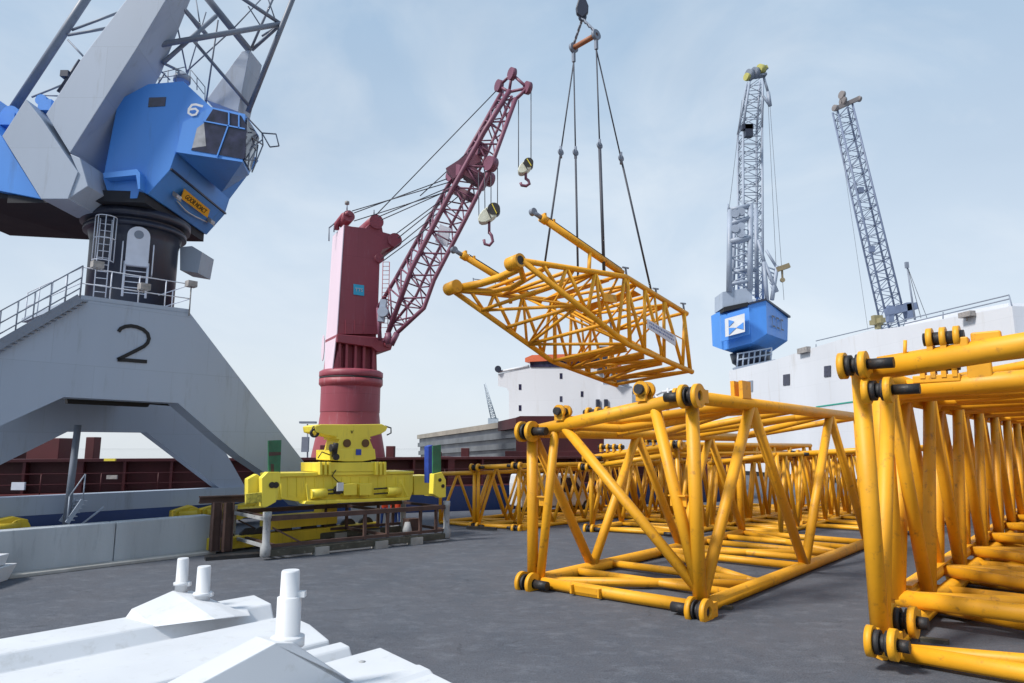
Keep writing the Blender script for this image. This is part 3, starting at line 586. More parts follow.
# turntable and tail
YF, YK = 25.6, 30.8
zt = 13.0
tt = [V((-21.5, 25.2, zt)), V((-19.3, 25.2, zt)), V((-14.25, YF+.05, zt)), V((-14.25, YK, zt)), V((-19.3, YK-.3, zt)), V((-23, YK-.3, zt+.2)), V((-23, 25.2, zt+.2))]
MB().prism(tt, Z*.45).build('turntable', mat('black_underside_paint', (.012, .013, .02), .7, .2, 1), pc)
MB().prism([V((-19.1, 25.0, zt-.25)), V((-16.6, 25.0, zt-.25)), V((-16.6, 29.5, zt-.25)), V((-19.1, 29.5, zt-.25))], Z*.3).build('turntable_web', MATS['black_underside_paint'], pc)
def prof(pts, y0, y1, name, m, bevel=0, back=None):
    f_ = [P(x, y, y0) for x, y in pts]
    bk = [V((p.x, y1, p.z)) for p in f_] if back is None else back
    return MB().loft(f_, bk).build(name, m, pc, bevel)
house = prof([(118, 100), (103, 178), (110, 201), (137, 198), (139, 191), (148, 194), (170, 170), (176, 152), (211, 107), (183, 81), (148, 84)], YF, YK, 'machine_house', M_blue, .02)
MB().loft([P(x, y, YF-.15) for x, y in ((176, 152), (183, 122), (211, 107), (245, 114), (242.5, 162))], [P(x, y, Y_) for x, y, Y_ in ((222, 192, 29.3), (224, 175, 29.3), (236, 150, 29), (259, 136, 27.6), (249, 175, 27.6))]).build('operator_cab', M_blue, pc)
for ob in [o_ for o_ in bpy.data.objects if o_.name == 'operator_cab']: cabo = ob
yy = YF-.17
def cabp(pts, name, m, y=yy, t=.02, par=None): 
    f_ = [P(x, y_, y) for x, y_ in pts]; return MB().loft(f_, [p+V((0, t, 0)) for p in f_]).build(name, m, par or cabo)
gl = cabp([(191, 150), (204, 123), (213, 109), (241, 115.5), (247, 126), (244.5, 158), (243, 159)], 'cab_window', M_glass)
for seg in (((229, 112), (229, 124), (217, 157)), ((203, 121), (245, 129)), ((239, 115), (239, 128))):
    o = MB()
    for a, b in zip(seg, seg[1:]): o.beam(P(*a, yy-.02), P(*b, yy-.02), .05, .05, up=V((0, 1, 0)))
    o.build('window_bar', M_blue, gl)
# pale quad laid on the glass, a painted reflection
cabp([(192, 148), (197, 128), (204, 123), (206, 146)], 'window_reflection', mat('cab_reflection_pale', (.30, .31, .34), .5, .3, 3), yy-.003, .002)
cg = [P(246.3, 118, YF-.05), P(258.5, 138, 27.55), P(249.8, 171, 27.55), P(244, 160, YF-.05)]
MB().prism(cg, V((.04, 0, 0))).build('front_window', M_glass, cabo)
o = MB()
fr = [P(245, 116, YF+.4), P(261, 133, YF+.6), P(250, 173, YF+.4)]
for a, b in (((244, 114), (262, 133)), ((262, 133), (276, 134)), ((262, 133), (270, 147)), ((276, 134), (279, 146)), ((270, 147), (279, 146)), ((262, 133), (263, 145)), ((263, 145), (252, 172)), ((249, 135), (263, 145)), ((249, 150), (262, 140)), ((246, 160), (255, 160)), ((250, 148), (248, 168)), ((258, 145), (255, 165)), ((248, 140), (256, 150)), ((256, 150), (248, 163))):
    o.tube(P(*a, YF+min(2, max(0, (a[0]-244)*.13))), P(*b, YF+min(2, max(0, (b[0]-244)*.13))), .03, n=6)
o.build('cab_guard_frame', M_greyd, cabo)
# window in side wall, ledge, seams
cwin = [P(149, 97.5, YF-.02), P(166, 97, YF-.02), P(165, 106, YF-.02), P(148, 107, YF-.02)]
MB().prism(cwin, V((0, .03, 0))).build('side_window', M_glass, house)
MB().prism([P(103, 173, YF-.4), P(137, 169, YF-.4), P(140, 173, YF-.4), P(140, 189, YF-.4), P(138, 189, YF-.4), P(136, 175, YF-.4), P(104, 178, YF-.4)], V((0, .4, 0))).build('wall_ledge', M_blue, house)
n_s = ((P(170, 170, YF)-P(148, 194, YF)).cross(V((0, 1, 0)))).normalized(); n_s = n_s if n_s.x > 0 else -n_s
ps = P(170, 170, YF)
MB().beam(P(171, 169, YF-.05), V((P(171, 169, YF).x, YK, P(171, 169, YF).z)), .07, .07).build('panel_seam', M_ped, house)
sq = [RP(x, y, ps+n_s*.12, n_s) for x, y in ((184, 188.5), (209.5, 209.5), (207, 217.5), (180.5, 198))]
sg = MB().prism(sq, n_s*.03).build('warning_sign', M_sign, house)
xd = (sq[1]-sq[0]).normalized(); yd = n_s.cross(xd); yd = yd if yd.z > 0 else -yd
ctr = sum(sq, V((0, 0, 0)))/4+n_s*.04
text_mesh('sign_lettering', 'GOOR NOACT', ctr, xd, yd, .20, M_dark, sg, .01, (sq[1]-sq[0]).length*.78)
for (x, y) in ((177, 196), (211, 221)):
    p = RP(x, y, ps+n_s*.12, n_s); o = MB(); o.box(p-Z*.12, xd*.42, n_s*.22, Z*.22); o.tube(p, p-n_s*.15, .04); lm = o.build('lamp_housing', M_lamp, house)
    MB().disc(p+n_s*.12+xd*.05, n_s, .09, .03).disc(p+n_s*.12-xd*.13, n_s, .07, .03).build('lamp_lens', M_signw, lm)
MB().path([RP(x, y, ps+n_s*.08, n_s) for x, y in ((177, 201), (185, 210), (189, 213), (196, 217), (207, 222))], .03, 6).build('cable', M_wht, house)
# stylised 6
six = [(203, 106.5), (196, 104.5), (192, 105), (189, 109), (188.5, 113), (192, 115.3), (196, 114.6), (198, 111), (195.5, 108.8), (190, 109.5)]
o = MB(); strip(o, [P(x, y, YF-.17) for x, y in six], .09, V((0, -1, 0))); o.build('number_six', M_wht, cabo)
# grey boom arm and elbow
def arm(front, backY, name, m, yf=24.6, dz=0):
    f_ = [P(x, y, yf) for x, y in front]; bk = [V((p.x, by, p.z)) for p, by in zip(f_, backY)]
    return MB().loft(f_, bk).build(name, m, pc, .02)
MB().loft([P(x, y, 24.6) for x, y in ((70, 153), (137, 48), (172, -10), (205, -70), (160, -80), (126, 0), (81, 59), (46, 114))], [P(*q) for q in ((105, 177, 26.9), (161, 74, 26.9), (192, -4, 26.6), (222, -66, 26.2), (180, -74, 26.2), (150, 15, 26.6), (105, 80, 26.9), (75, 140, 26.9))]).build('boom_arm', M_grey, pc, .02)
arm([(26, 99), (2, 136), (41, 199), (68, 199), (78, 172), (64, 152), (42, 119)], [26.6]*7, 'arm_elbow', M_grey, 24.45)
arm([(70, 153.5), (78, 172), (68, 199), (88, 186), (80, 158)], [26.6]*5, 'elbow_box', M_grey, 24.5)
arm([(2, 137), (41, 199), (0, 191), (-60, 176), (-60, 60)], [30]*5, 'counterweight', M_blue, 24.9)
MB().disc(P(14, 117, 26), V((0, 1, 0)), .36, .5).box(P(10, 128, 26), V((.7, 0, 0)), V((0, .6, 0)), Z*.5).build('tail_winch', M_blue, pc)
MB().disc(P(44, 102, 25.4), V((0, 1, 0)), .22, .4).box(P(48, 113, 25.4), V((.5, 0, 0)), V((0, .5, 0)), Z*.45).build('tail_winch', M_blue, pc)
# lattice jib leaving the picture at the top
def jt(o, a, b, r, n=10): o.tube(P(*a), P(*b), r, n=n)
o = MB(); jt(o, (14, 108, 26.5), (118, -50, 25.5), .17, 14); jt(o, (204, -6, 28), (250, 51, 30), .16, 14); jt(o, (248, 112, 30), (312, -50, 29), .12, 12); jt(o, (140, 48, 25.6), (281, 24, 29.6), .12, 12); jt(o, (230, -10, 28), (281, 24, 29.6), .09); jt(o, (281, 24, 29.6), (252, 50, 30.2), .08)
o.build('jib_chord', M_greyd, pc)
o = MB()
for a, b, r in (((68, 35, 26), (108, 28, 25.6), .06), ((72, 30, 26), (120, 12, 25.6), .05), ((68, 40, 26), (84, 57, 25.6), .04), ((32, 97, 26), (62, 85, 25.6), .04), ((36, 95, 26), (60, 96, 25.6), .03), ((163, 63, 26.5), (216, 16, 28), .09), ((163, 63, 26.5), (184, 73, 28.5), .06), ((193, 40, 27.5), (251, 108, 30), .075), ((186, 72, 30), (232, 30, 29), .035),
                ((176, 20, 27), (189, 83, 29.5), .035), ((218, 20, 28.6), (206, 103, 29.5), .04), ((206, 12, 29.5), (187, 76, 30), .03), ((196, 0, 28), (200, 24, 28), .03), ((232, 30, 29), (264, -4, 29.5), .03), ((248, 6, 29), (262, 28, 30), .03), ((281, 24, 29.6), (262, 36, 30), .05), ((250, 51, 30), (281, -20, 30), .06), ((265, -10, 29), (276, 22, 29.5), .03), ((165, 73, 27.5), (158, 84, 27.5), .03), ((150, 60, 27), (170, 80, 28), .03), ((176, 0, 26), (206, 34, 28.5), .10), ((184, 10, 26.5), (198, 28, 28), .05)):
    o.tube(P(*a), P(*b), r, n=8)
o.build('jib_lacing', M_greyd, pc)
o = MB(); f_ = [P(206, 100, 29.6), P(242, 51, 29.6), P(250, 50, 29.6), P(238, 112, 29.6)]; o.loft(f_, [V((p.x+dx, 30.9, p.z)) for p, dx in zip(f_, (0, .1, .1, 0))]); o.build('luffing_post', M_grey, pc, .02)
o = MB()
for a, b in (((159, 84), (159, 72)), ((168, 83), (168, 70)), ((176, 82), (176, 68)), ((159, 73), (185, 67)), ((159, 78), (186, 74)), ((191, 70), (205, 87)), ((190, 76), (204, 94)), ((205, 87), (205, 101)), ((197, 77), (197, 90)), ((190, 70), (190, 84))): o.tube(P(*a, 27.5), P(*b, 27.5), .02, n=6)
o.build('roof_railing', M_greyd, pc)
MB().lathe(P(182, 80, 28), [(.35, -.1), (.35, .15), (.2, .3), (.1, .35)], 16).build('roof_vent', M_grey, pc)
o = MB()
o.box(P(66, 78, 24.9), V((.3, 0, 0)), V((0, .3, 0)), Z*.25)
o.tube(P(58, 92, 24.9), P(80, 60, 24.9), .06); o.build('arm_fittings', M_ped, pc)

# ------------------------------------------------------------------ red-hulled ship along the quay
sh = thing('cargo_ship', S(10, 8, -2.6), 'blue-hulled cargo ship with maroon deck along the quay behind the portal crane', 'ship')
MB().prism([S(-60, .6, -3), S(42, .6, -3), S(43.5, 12, -3), S(42, 40, -3), S(-60, 40, -3)], Z*4.35).build('hull', M_hull, sh)
MB().prism([S(-60, .7, 1.352), S(42, .7, 1.352), S(43, 12, 1.352), S(42, 39.8, 1.352), S(-60, 39.8, 1.352)], Z*.03).build('deck', M_maroon, sh)
MB().prism([S(-60, 2.6, 1.35), S(39, 2.6, 1.35), S(39, 2.8, 1.35), S(-60, 2.8, 1.35)], Z*1.6).build('hatch_coaming', M_maroon, sh)
MB().prism([S(-60, 1.7, 2.9), S(39, 1.7, 2.9), S(39, 2.9, 2.9), S(-60, 2.9, 2.9)], Z*.14).build('coaming_flange', M_maroon, sh)
for i in range(38):
    s_ = -42+i*2.15; MB().prism([S(s_, 1.75, 1.35), S(s_, 2.6, 1.35), S(s_, 2.6, 2.9), S(s_, 1.75, 2.9)], QD*.12 if i % 3 else QD*.4).build('coaming_stay', M_maroon, sh)
o = MB()
for h in (.5, 1.0): o.tube(S(-60, .8, 1.35+h), S(40, .8, 1.35+h), .02, n=6)
for i in range(40): o.tube(S(-58+i*2.5, .8, 1.35), S(-58+i*2.5, .8, 2.35), .025, n=6)
o.build('deck_railing', M_maroon, sh)
def shipblock(px0, px1, y, Y, name, m, dep=1.5, z0=1.35):
    a, b = P(px0, y, Y), P(px1, y, Y); MB().prism([V((a.x, a.y, z0)), V((b.x, b.y, z0)), V((b.x, b.y+dep, z0)), V((a.x, a.y+dep, z0))], Z*(a.z-z0)).build(name, m, sh, .03)
shipblock(28, 60, 438, 36, 'deck_locker', M_maroon)
shipblock(86, 95, 437, 36.5, 'deck_post', M_maroon, .6); shipblock(0, 14, 452, 36, 'deck_post', M_maroon)
shipblock(320, 334, 445, 43, 'deck_post', M_maroon, .9); shipblock(386, 394, 446, 43, 'deck_post', M_maroon, .6); shipblock(394, 402, 457, 43, 'deck_post', M_maroon, .6)
shipblock(461, 469, 448, 46, 'deck_post', M_maroon, .6); shipblock(433, 441, 452, 45, 'deck_post', M_maroon, .6)
shipblock(410, 520, 463, 44.5, 'deck_locker', M_maroon, 1)
o = MB(); o.ring(P(408, 466, 42.5), V((0, 1, 0)), .5, .3, .4); o.build('rope_fairlead', M_redl, sh)
MB().box(P(112, 479, 34.0), V((.5, 0, 0)), V((0, .1, 0)), Z*.18).build('deck_notice', M_lamp, sh); MB().box(P(18, 490, 32.6), V((.6, 0, 0)), V((0, .1, 0)), Z*.35).build('deck_notice', M_signw, sh)
MB().box(P(110, 461, 34.2), V((.55, 0, 0)), V((0, .1, 0)), Z*.12).build('deck_lamp', M_yel, sh)
# deck blocks carrying the hatch panels
shipblock(505, 735, 451, 49.5, 'deck_house', M_maroon, 3)
shipblock(545, 560, 462, 46.5, 'deck_post', M_maroon, .6)
for i in range(9): shipblock(410+i*15, 413+i*15, 458, 47.5, 'deck_post', M_maroon, .5)
MB().prism([P(400, 461, 48), P(560, 461, 48), P(560, 464, 48), P(400, 464, 48)], V((0, 30, 0))).build('support_deck', M_maroon, sh)
# superstructure (windows, wing, orange boat)
nw = V((-.35, -.94, 0)).normalized(); pw = P(550, 400, 62); WQ = lambda x, y, off=0: RP(x, y, pw+nw*off, nw)
o = MB(); f_ = [WQ(509, 470), WQ(509, 392), WQ(507, 388), WQ(498, 386), WQ(498, 374), WQ(529, 367), WQ(603, 367), WQ(603, 470)]
o.prism(f_, -nw*12); ss = o.build('superstructure', M_shipw, sh)
MB().prism([WQ(600, 470, .3), WQ(600, 384, .3), WQ(632, 388, .3), WQ(632, 470, .3)], -nw*9).build('accommodation_block', M_shipw, sh)
for (x, y) in ((520, 387), (520, 408), (561, 376), (561, 399), (582, 394), (593, 412), (596, 414)): 
    MB().prism([WQ(x-1.3, y-2.8, .03), WQ(x+1.3, y-2.8, .03), WQ(x+1.3, y+2.8, .03), WQ(x-1.3, y+2.8, .03)], -nw*.05).build('window', M_glass, ss)
for i in range(0): x = 512+i*6.6; MB().beam(WQ(x, 372, .0), WQ(x, 465, .0), .14, .03, up=nw).build('plate_seam', M_shipw, ss)
MB().prism([WQ(530, 367, .1), WQ(602, 367, .1), WQ(602, 357, .1), WQ(530, 361, .1)], -nw*8).build('bridge_windows', M_glass, ss)
MB().prism([WQ(525, 362, .3), WQ(603, 358, .3), WQ(603, 353, .3), WQ(532, 355, .3), WQ(525, 358, .3)], -nw*8).build('bridge_roof', M_oran, ss)
o = MB(); 
for a, b in (((498, 372), (529, 366)), ((498, 372), (498, 367)), ((640, 402), (662, 392)), ((662, 392), (690, 388)), ((645, 408), (655, 395)), ((655, 395), (668, 410)), ((668, 388), (668, 415)), ((632, 392), (660, 404)), ((628, 378), (628, 390)), ((604, 378), (632, 388))): o.tube(WQ(*a), WQ(*b), .12, n=6)
o.build('deck_davits', M_shipw, sh)
o = MB(); o.box(WQ(605, 372, .2), V((1.3, 0, 0)), V((0, 1, 0)), Z*2.2); o.box(WQ(619, 382, .4), V((1.2, 0, 0)), V((0, 1, 0)), Z*.7); o.disc(WQ(498, 369, .2), V((0, 1, 0)), .3, .3); o.box(WQ(606, 418, .3), V((.3, 0, 0)), V((0, .5, 0)), Z*1.6); o.box(WQ(598, 418, .3), V((.3, 0, 0)), V((0, .5, 0)), Z*1.6); o.build('deck_gear', M_ped, sh)
MB().prism([WQ(632, 470, -2), WQ(632, 399, -2), WQ(664, 396, -2), WQ(686, 402, -2), WQ(700, 470, -2)], -nw*6).build('poop_house', M_shipw, sh)

# stacked hatch panels
hp = thing('hatch_panel_stack', P(540, 458, 50), 'stack of long grey steel hatch panels with a maroon end on the ship', 'steel panels')
for k, (y0, y1, m_) in enumerate(((419, 425, M_platet), (430, 437, M_plate), (442, 448, M_plate), (451.5, 456, M_plate))):
    Yn, Yf_ = 50, 88
    z1 = P(520, y0, Yn).z; z0 = P(520, y1, Yn).z; xn0, xn1 = P(520, y0, Yn).x, P(600, y0, Yn).x
    zf1 = P(417, 435+k*8.0, Yf_).z; zf0 = P(417, 439+k*8.0, Yf_).z; xf = P(417, 440, Yf_).x+k*.1
    a = [V((xn0, Yn, z0)), V((xn1, Yn, z0)), V((xn1, Yn, z1)), V((xn0, Yn, z1))]; b = [V((xf, Yf_, zf0)), V((xf+6, Yf_, zf0)), V((xf+6, Yf_, zf1)), V((xf, Yf_, zf1))]
    o = MB(); o.loft(a, b); o.build('hatch_panel', m_, hp)
    if k < 3:
        c = MB()
        a2 = [V((xn0+.2, Yn+.2, P(520, y1+5, Yn).z-.02)), V((xn1-.2, Yn+.2, P(520, y1+5, Yn).z-.02)), V((xn1-.2, Yn+.2, z0)), V((xn0+.2, Yn+.2, z0))]; b2 = [V((xf+.3, Yf_, P(417, 443+k*8, Yf_).z-.02)), V((xf+5.6, Yf_, P(417, 443+k*8, Yf_).z-.02)), V((xf+5.6, Yf_, zf0)), V((xf+.3, Yf_, zf0))]
        c.loft(a2, b2).build('packing', M_ped, hp)
MB().prism([P(516, 424, 49.9), P(516, 417.5, 49.9), P(520, 416, 49.9), P(599, 416, 49.9), P(604, 421, 49.9), P(604, 433, 49.9), P(516, 433, 49.9)], V((0, 3, 0))).build('end_block', M_maroon, hp)
MB().prism([P(498, 421.5, 54), P(516, 417.5, 50), P(516, 428, 50), P(498, 431, 54)], V((.5, 3, 0))).build('end_block', M_maroon, hp)
MB().prism([P(516, 436, 49.9), P(604, 436, 49.9), P(604, 451, 49.9), P(516, 451, 49.9)], V((0, 3, 0))).build('end_block', M_maroon, hp)

# ------------------------------------------------------------------ red deck crane
rc_ = thing('deck_crane', P(350, 470, 48).xy.to_3d()+Z*1.35, 'red ship deck crane with a tall square tower and plum lattice jib', 'deck crane')
CC = P(350.5, 400, 48); CX = V((CC.x, 48, 0))
zt_ = P(350, 380, 48).z
MB().lathe(CX, [(2.75, 1.3), (2.45, 3.2), (2.08, 5.2), (2.0, 5.9), (2.0, zt_-.6), (2.05, zt_-.5), (2.18, zt_-.35), (2.18, zt_)], 56).build('pedestal', M_redl, rc_)
MB().lathe(CX, [(2.025, 6.0), (2.025, zt_-.52)], 56, caps=False).build('pedestal_upper_band', M_red, rc_)
MB().lathe(CX, [(2.16, zt_), (2.16, zt_+.12)], 56).build('slew_gap', M_dark, rc_)
MB().lathe(CX, [(2.12, zt_+.1), (2.18, zt_+.2), (2.18, zt_+.5), (2.0, zt_+.62)], 56).build('slew_ring', M_red, rc_)
E1 = V((-.50, .866, 0)); E2 = V((.866, .50, 0))     # tower sides
def tw(px, py, Y=46.2): return P(px, py, Y)
ct0 = tw(337.5, 332); ctb = tw(334, 374); ctt = tw(345, 225)
nf = V((E2.y, -E2.x, 0))      # outward normal of the broad face
F = lambda x, y, off=0: RP(x, y, ct0+nf*off, nf)
front = [F(345, 225), F(352, 226.5), F(366, 228), F(371, 222), F(381, 222), F(383, 232), F(394, 235), F(394, 246), F(383, 249), F(380, 254), F(378.5, 300), F(378.5, 334), F(338, 334)]
tower = MB().prism(front, E1*2.7).build('tower', M_red, rc_, .02)
# thin plate over the left face, its sunlit tone painted in pale pink
n1_ = V((-E1.y, E1.x, 0)); n1_ = n1_ if n1_.y < 0 else -n1_
q = [V(ctt), ctt+E1*2.7, None, None]
base_front = F(333.5, 374)
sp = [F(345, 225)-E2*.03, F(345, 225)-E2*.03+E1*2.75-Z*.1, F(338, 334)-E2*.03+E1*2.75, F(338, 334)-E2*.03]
MB().prism(sp, -E2*.06).build('tower_sunlit_side', M_redp, rc_)
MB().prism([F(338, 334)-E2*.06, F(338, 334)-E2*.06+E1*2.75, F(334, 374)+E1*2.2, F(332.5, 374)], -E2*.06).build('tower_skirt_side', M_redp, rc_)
lo = [F(338, 333), F(378.5, 333), F(379.5, 377), F(333, 377)]
MB().prism([p+E1*.5 for p in lo], E1*2.2).build('tower_skirt', M_red, rc_)
for x in (338, 345, 354, 362.5, 372):
    a, b = F(x+1, 340), F(x, 376.5); MB().prism([a, a+E2*.16, b+E2*.16, b], E1*.6).build('skirt_rib', M_red, rc_)
MB().prism([F(331.5, 376), F(338, 350), F(343, 377)], E1*.3).build('skirt_gusset', M_red, rc_)
MB().prism([F(337, 334, .25), F(372, 337, .25), F(386, 338, .25), F(393, 344, .25), F(391, 350, .25), F(378, 352, .25), F(372, 347, .25), F(337, 342, .25)], E1*3.0+V((0, 0, 0))).build('jib_bracket', M_red, rc_, .04)
MB().disc(F(388, 344, .32), nf, .25, .2).build('jib_pivot', M_red, rc_)
for x in (345.5, 354.5, 364): MB().prism([F(x-.7, 334, .02), F(x+.7, 334, .02), F(x, 320, .02)], nf*.08).build('tower_stiffener', M_red, tower)
for (x, y, r) in ((376, 222, .52), (394.5, 240.5, .52), (379, 258.5, .33)):
    MB().disc(F(x, y)+E1*1.3, E1, r, 2.9, 24).build('rope_sheave', M_red, rc_)
MB().tube(F(349, 217)+E1*1.5, F(350, 215)+E1*.2, .42, n=20).build('top_winch', M_red, rc_)
MB().path([F(343, 224)+E1*1.6, F(343, 218)+E1*1.5, F(346, 213)+E1*.6, F(350, 213)], .2, 10).build('winch_guard', M_red, rc_)
o = MB()
for a, b in (((329, 241), (329, 228)), ((334, 232), (334, 226)), ((329, 228), (336, 222)), ((347, 210), (347, 205)), ((374, 215), (374, 210))): o.tube(P(*a, 47.5), P(*b, 47.5), .05, n=6)
o.build('top_railing', M_greyd, rc_); MB().lathe(P(347, 205, 46.5), [(.05, 0), (.16, .05), (.16, .25), (.05, .3)], 12).build('beacon', M_lamp, rc_)
o = MB(); c = RP(325, 348, sp[0], E2); out_ = [c+E1*(.38*math.cos(t))+Z*(.95*math.sin(t)) for t in [2*math.pi*k/16 for k in range(16)]]; o.prism([p-E2*.12 for p in out_], -E2*.05); o.build('access_hatch', M_redp, rc_)
lb = [F(353.5, 284, .03), F(364, 285.5, .03), F(364, 296, .03), F(353.5, 294.5, .03)]
bdg = MB().prism(lb, nf*.03).build('badge', M_cyan, tower)
text_mesh('badge_lettering', 'TTS', sum(lb, V((0, 0, 0)))/4+nf*.05, E2, Z, .24, M_wht, bdg, .02, .52)
# jib
Cn = [(388, 333, 45.2), (412, 268, 44.6), (451, 192, 43.8), (484, 132, 43), (510, 90, 42.4)]
Cr = [(397, 333, 45.2), (424, 308, 44.8), (434, 280, 44.6), (465, 220, 44), (489, 172, 43.4), (516, 98, 42.4)]
Cl = [(378, 308, 47.2), (396, 278, 47), (435, 208, 46.4), (470, 148, 45.8), (503, 90, 44.6)]
Cf = [(392, 325, 47.2), (416, 296, 47), (428, 270, 46.8), (458, 212, 46.3), (482, 165, 45.8), (512, 96, 44.6)]
jb = []
for ch, r in ((Cn, .17), (Cr, .15), (Cl, .14), (Cf, .10)):
    pts_ = [P(*c) for c in ch]; jb.append(pts_); MB().path(pts_, r, 10).build('jib_chord', M_jib, rc_)
def along(pts_, t):
    ls = [(b-a).length for a, b in zip(pts_, pts_[1:])]; T = t*sum(ls)
    for (a, b), l in zip(zip(pts_, pts_[1:]), ls):
        if T <= l: return lerp(a, b, T/l)
        T -= l
    return pts_[-1]
o = MB(); N_ = 22
for (p, q, r) in ((jb[0], jb[1], .06), (jb[0], jb[2], .06), (jb[2], jb[3], .05), (jb[1], jb[3], .05)):
    for i in range(N_):
        a, b = (p, q) if i % 2 else (q, p); o.tube(along(a, i/N_), along(b, (i+1)/N_), r, n=6)
        if i % 2: o.tube(along(p, i/N_), along(q, i/N_), r*.8, n=6)
o.build('jib_lacing', M_jib, rc_)
MB().tube(P(388, 333, 45.2), P(389, 344, 45.2), .22, n=10).tube(P(397, 333, 45.2), P(391, 345, 45.2), .2, n=10).tube(P(378, 308, 47.2), P(380, 340, 46.8), .14, n=10).tube(P(392, 325, 47.2), P(384, 342, 46.8), .14, n=10).build('jib_foot', M_jib, rc_)
o = MB()
for x in (0, .45): o.tube(P(383, 262, 46.0)+V((x, 0, 0)), P(381, 332, 46.0)+V((x, 0, 0)), .03, n=6)
for i in range(16): q_ = lerp(P(383, 262, 46.0), P(381, 332, 46.0), i/16); o.tube(q_, q_+V((.45, 0, 0)), .02, n=5)
o.build('tower_ladder', M_redl, rc_)
# head sheaves and mid-jib sheave nest
o = MB()
hd = P(509, 92, 43.2); s3 = [P(512, 74, 43), P(499, 86, 44), P(527.5, 88, 42.5)]
for p in s3: o.disc(p, V((.85, .5, 0)), .42, .3, 20)
for a in s3: o.tube(a, hd, .10, n=8)
o.tube(s3[0], s3[1], .1).tube(s3[0], s3[2], .1).tube(s3[2], P(515, 100, 42.6), .12).tube(s3[1], P(505, 100, 44), .08); o.build('head_sheave', M_jib, rc_)
o = MB()
for (x, y, Y, r) in ((481, 149, 43.6, .45), (491, 164, 43.2, .5), (452, 176, 45, .42), (459, 171, 44.2, .4), (488, 179, 45, .5), (476, 156, 45, .4)): MB().disc(P(x, y, Y), V((.75, .66, 0)), r, .5, 20).build('mid_sheave', M_jib, rc_)

o = MB(); o.beam(P(466, 172, 44.4), P(486, 184, 44.4), 1.0, .8); o.beam(P(455, 190, 45), P(472, 198, 44.4), .8, .6); o.beam(P(450, 176, 44.5), P(478, 158, 44.5), .9, .9); o.build('sheave_frame', mat('plum_dark_paint', (.13, .04, .07), .5, .2, 1), rc_)
MB().prism([P(440, 224, 45), P(450, 228, 45), P(447, 247, 45), P(435, 242, 45)], V((.05, .1, 0))).build('jib_notice', M_signw, rc_)
o = MB(); o.beam(P(384, 300, 45.5), P(381, 322, 45.5), .5, .4); o.disc(P(383, 312, 45.3), V((0, 1, 0)), .35, .4); o.build('jib_foot_light', M_grey, rc_)
o = MB()
for a, b in (((352, 211, 46.4), (450, 182, 45)), ((354, 213, 46.4), (449, 178, 45)), ((354, 221, 46), (452, 190, 45)), ((378, 217, 46.2), (452, 186, 45)), ((381, 220, 46.2), (456, 187, 45)), ((396, 234, 46.2), (455, 190, 45)), ((398, 238, 46.2), (458, 190, 45)), ((381, 259, 46.5), (460, 195, 45)), ((383, 261, 46.5), (436, 222, 45)), ((376, 215, 46.2), (497, 90, 44)), ((420, 196, 46), (470, 150, 45.5))): o.tube(P(*a), P(*b), .035, n=6)
o.build('luffing_rope', M_rope, rc_)
# hooks
def hook_block(name, label, c, w_, h_, tilt, ropes, hook_len, m_hook=M_jib):
    """tilted pale sheave block, stem, hook"""
    t = thing(name, c, label, 'crane hook', 'hook blocks of the red crane'); u = V((math.cos(tilt), 0, math.sin(tilt))); v = V((-math.sin(tilt), 0, math.cos(tilt)))
    o = MB(); n_ = 14
    pr = [c+u*(w_*math.cos(2*math.pi*k/n_)*.5)+v*(h_*math.sin(2*math.pi*k/n_)*.5) for k in range(n_)]
    o.prism([p-V((0, .3, 0)) for p in pr], V((0, .6, 0))); bk = o.build('block', mat('hook_pale_paint', (.62, .63, .52), .5, .1, 3, dirt=(.1, .1, .1), dirt_amt=.6), t, .05)
    o = MB(); e = c+u*w_*.30; o.disc(e+v*.02, V((0, 1, 0)), h_*.48, .68, 18); o.build('sheave', M_blk, bk)
    for k in (-.15, .15): MB().beam(c+u*w_*(k+.1)-v*h_*.42-V((0, .31, 0)), c+u*w_*(k+.22)+v*h_*.40-V((0, .31, 0)), .05, .12, up=V((0, 1, 0))).build('stripe', M_yel if k > 0 else M_blk, bk)
    b0 = c-Z*h_*.35+V((.05, 0, 0)); o = MB(); o.tube(b0, b0-Z*hook_len*.55, .09, n=10)
    pts_ = [b0-Z*hook_len*.5, b0-Z*hook_len*.62+V((.16, 0, 0)), b0-Z*hook_len*.85+V((.24, 0, 0)), b0-Z*hook_len*1.0+V((.02, 0, 0)), b0-Z*hook_len*.95-V((.28, 0, 0)), b0-Z*hook_len*.78-V((.34, 0, 0))]
    o.path(pts_, .10, 8); o.build('hook', m_hook, t)
    for a, b in ropes: MB().tube(P(*a), P(*b), .03, n=6).build('rope', M_rope, t)
hook_block('hook_block', 'larger pale hook block with plum hook hanging from mid-jib of the red crane', P(488.5, 215, 43.2), 1.6, .85, math.radians(40), [((478.5, 172, 43.2), (479, 222, 43.2)), ((484.5, 172, 43.2), (485, 212, 43.2)), ((491, 172, 43.2), (491, 206, 43.2)), ((497.5, 168, 43.2), (497.5, 206, 43.2))], 1.75)
hook_block('hook_block', 'smaller pale hook block with short hook hanging from the jib head of the red crane', P(525, 168, 42.6), 1.15, .65, math.radians(45), [((518.5, 100, 42.6), (518.5, 168, 42.6)), ((531, 90, 42.6), (531, 162, 42.6))], 1.0)

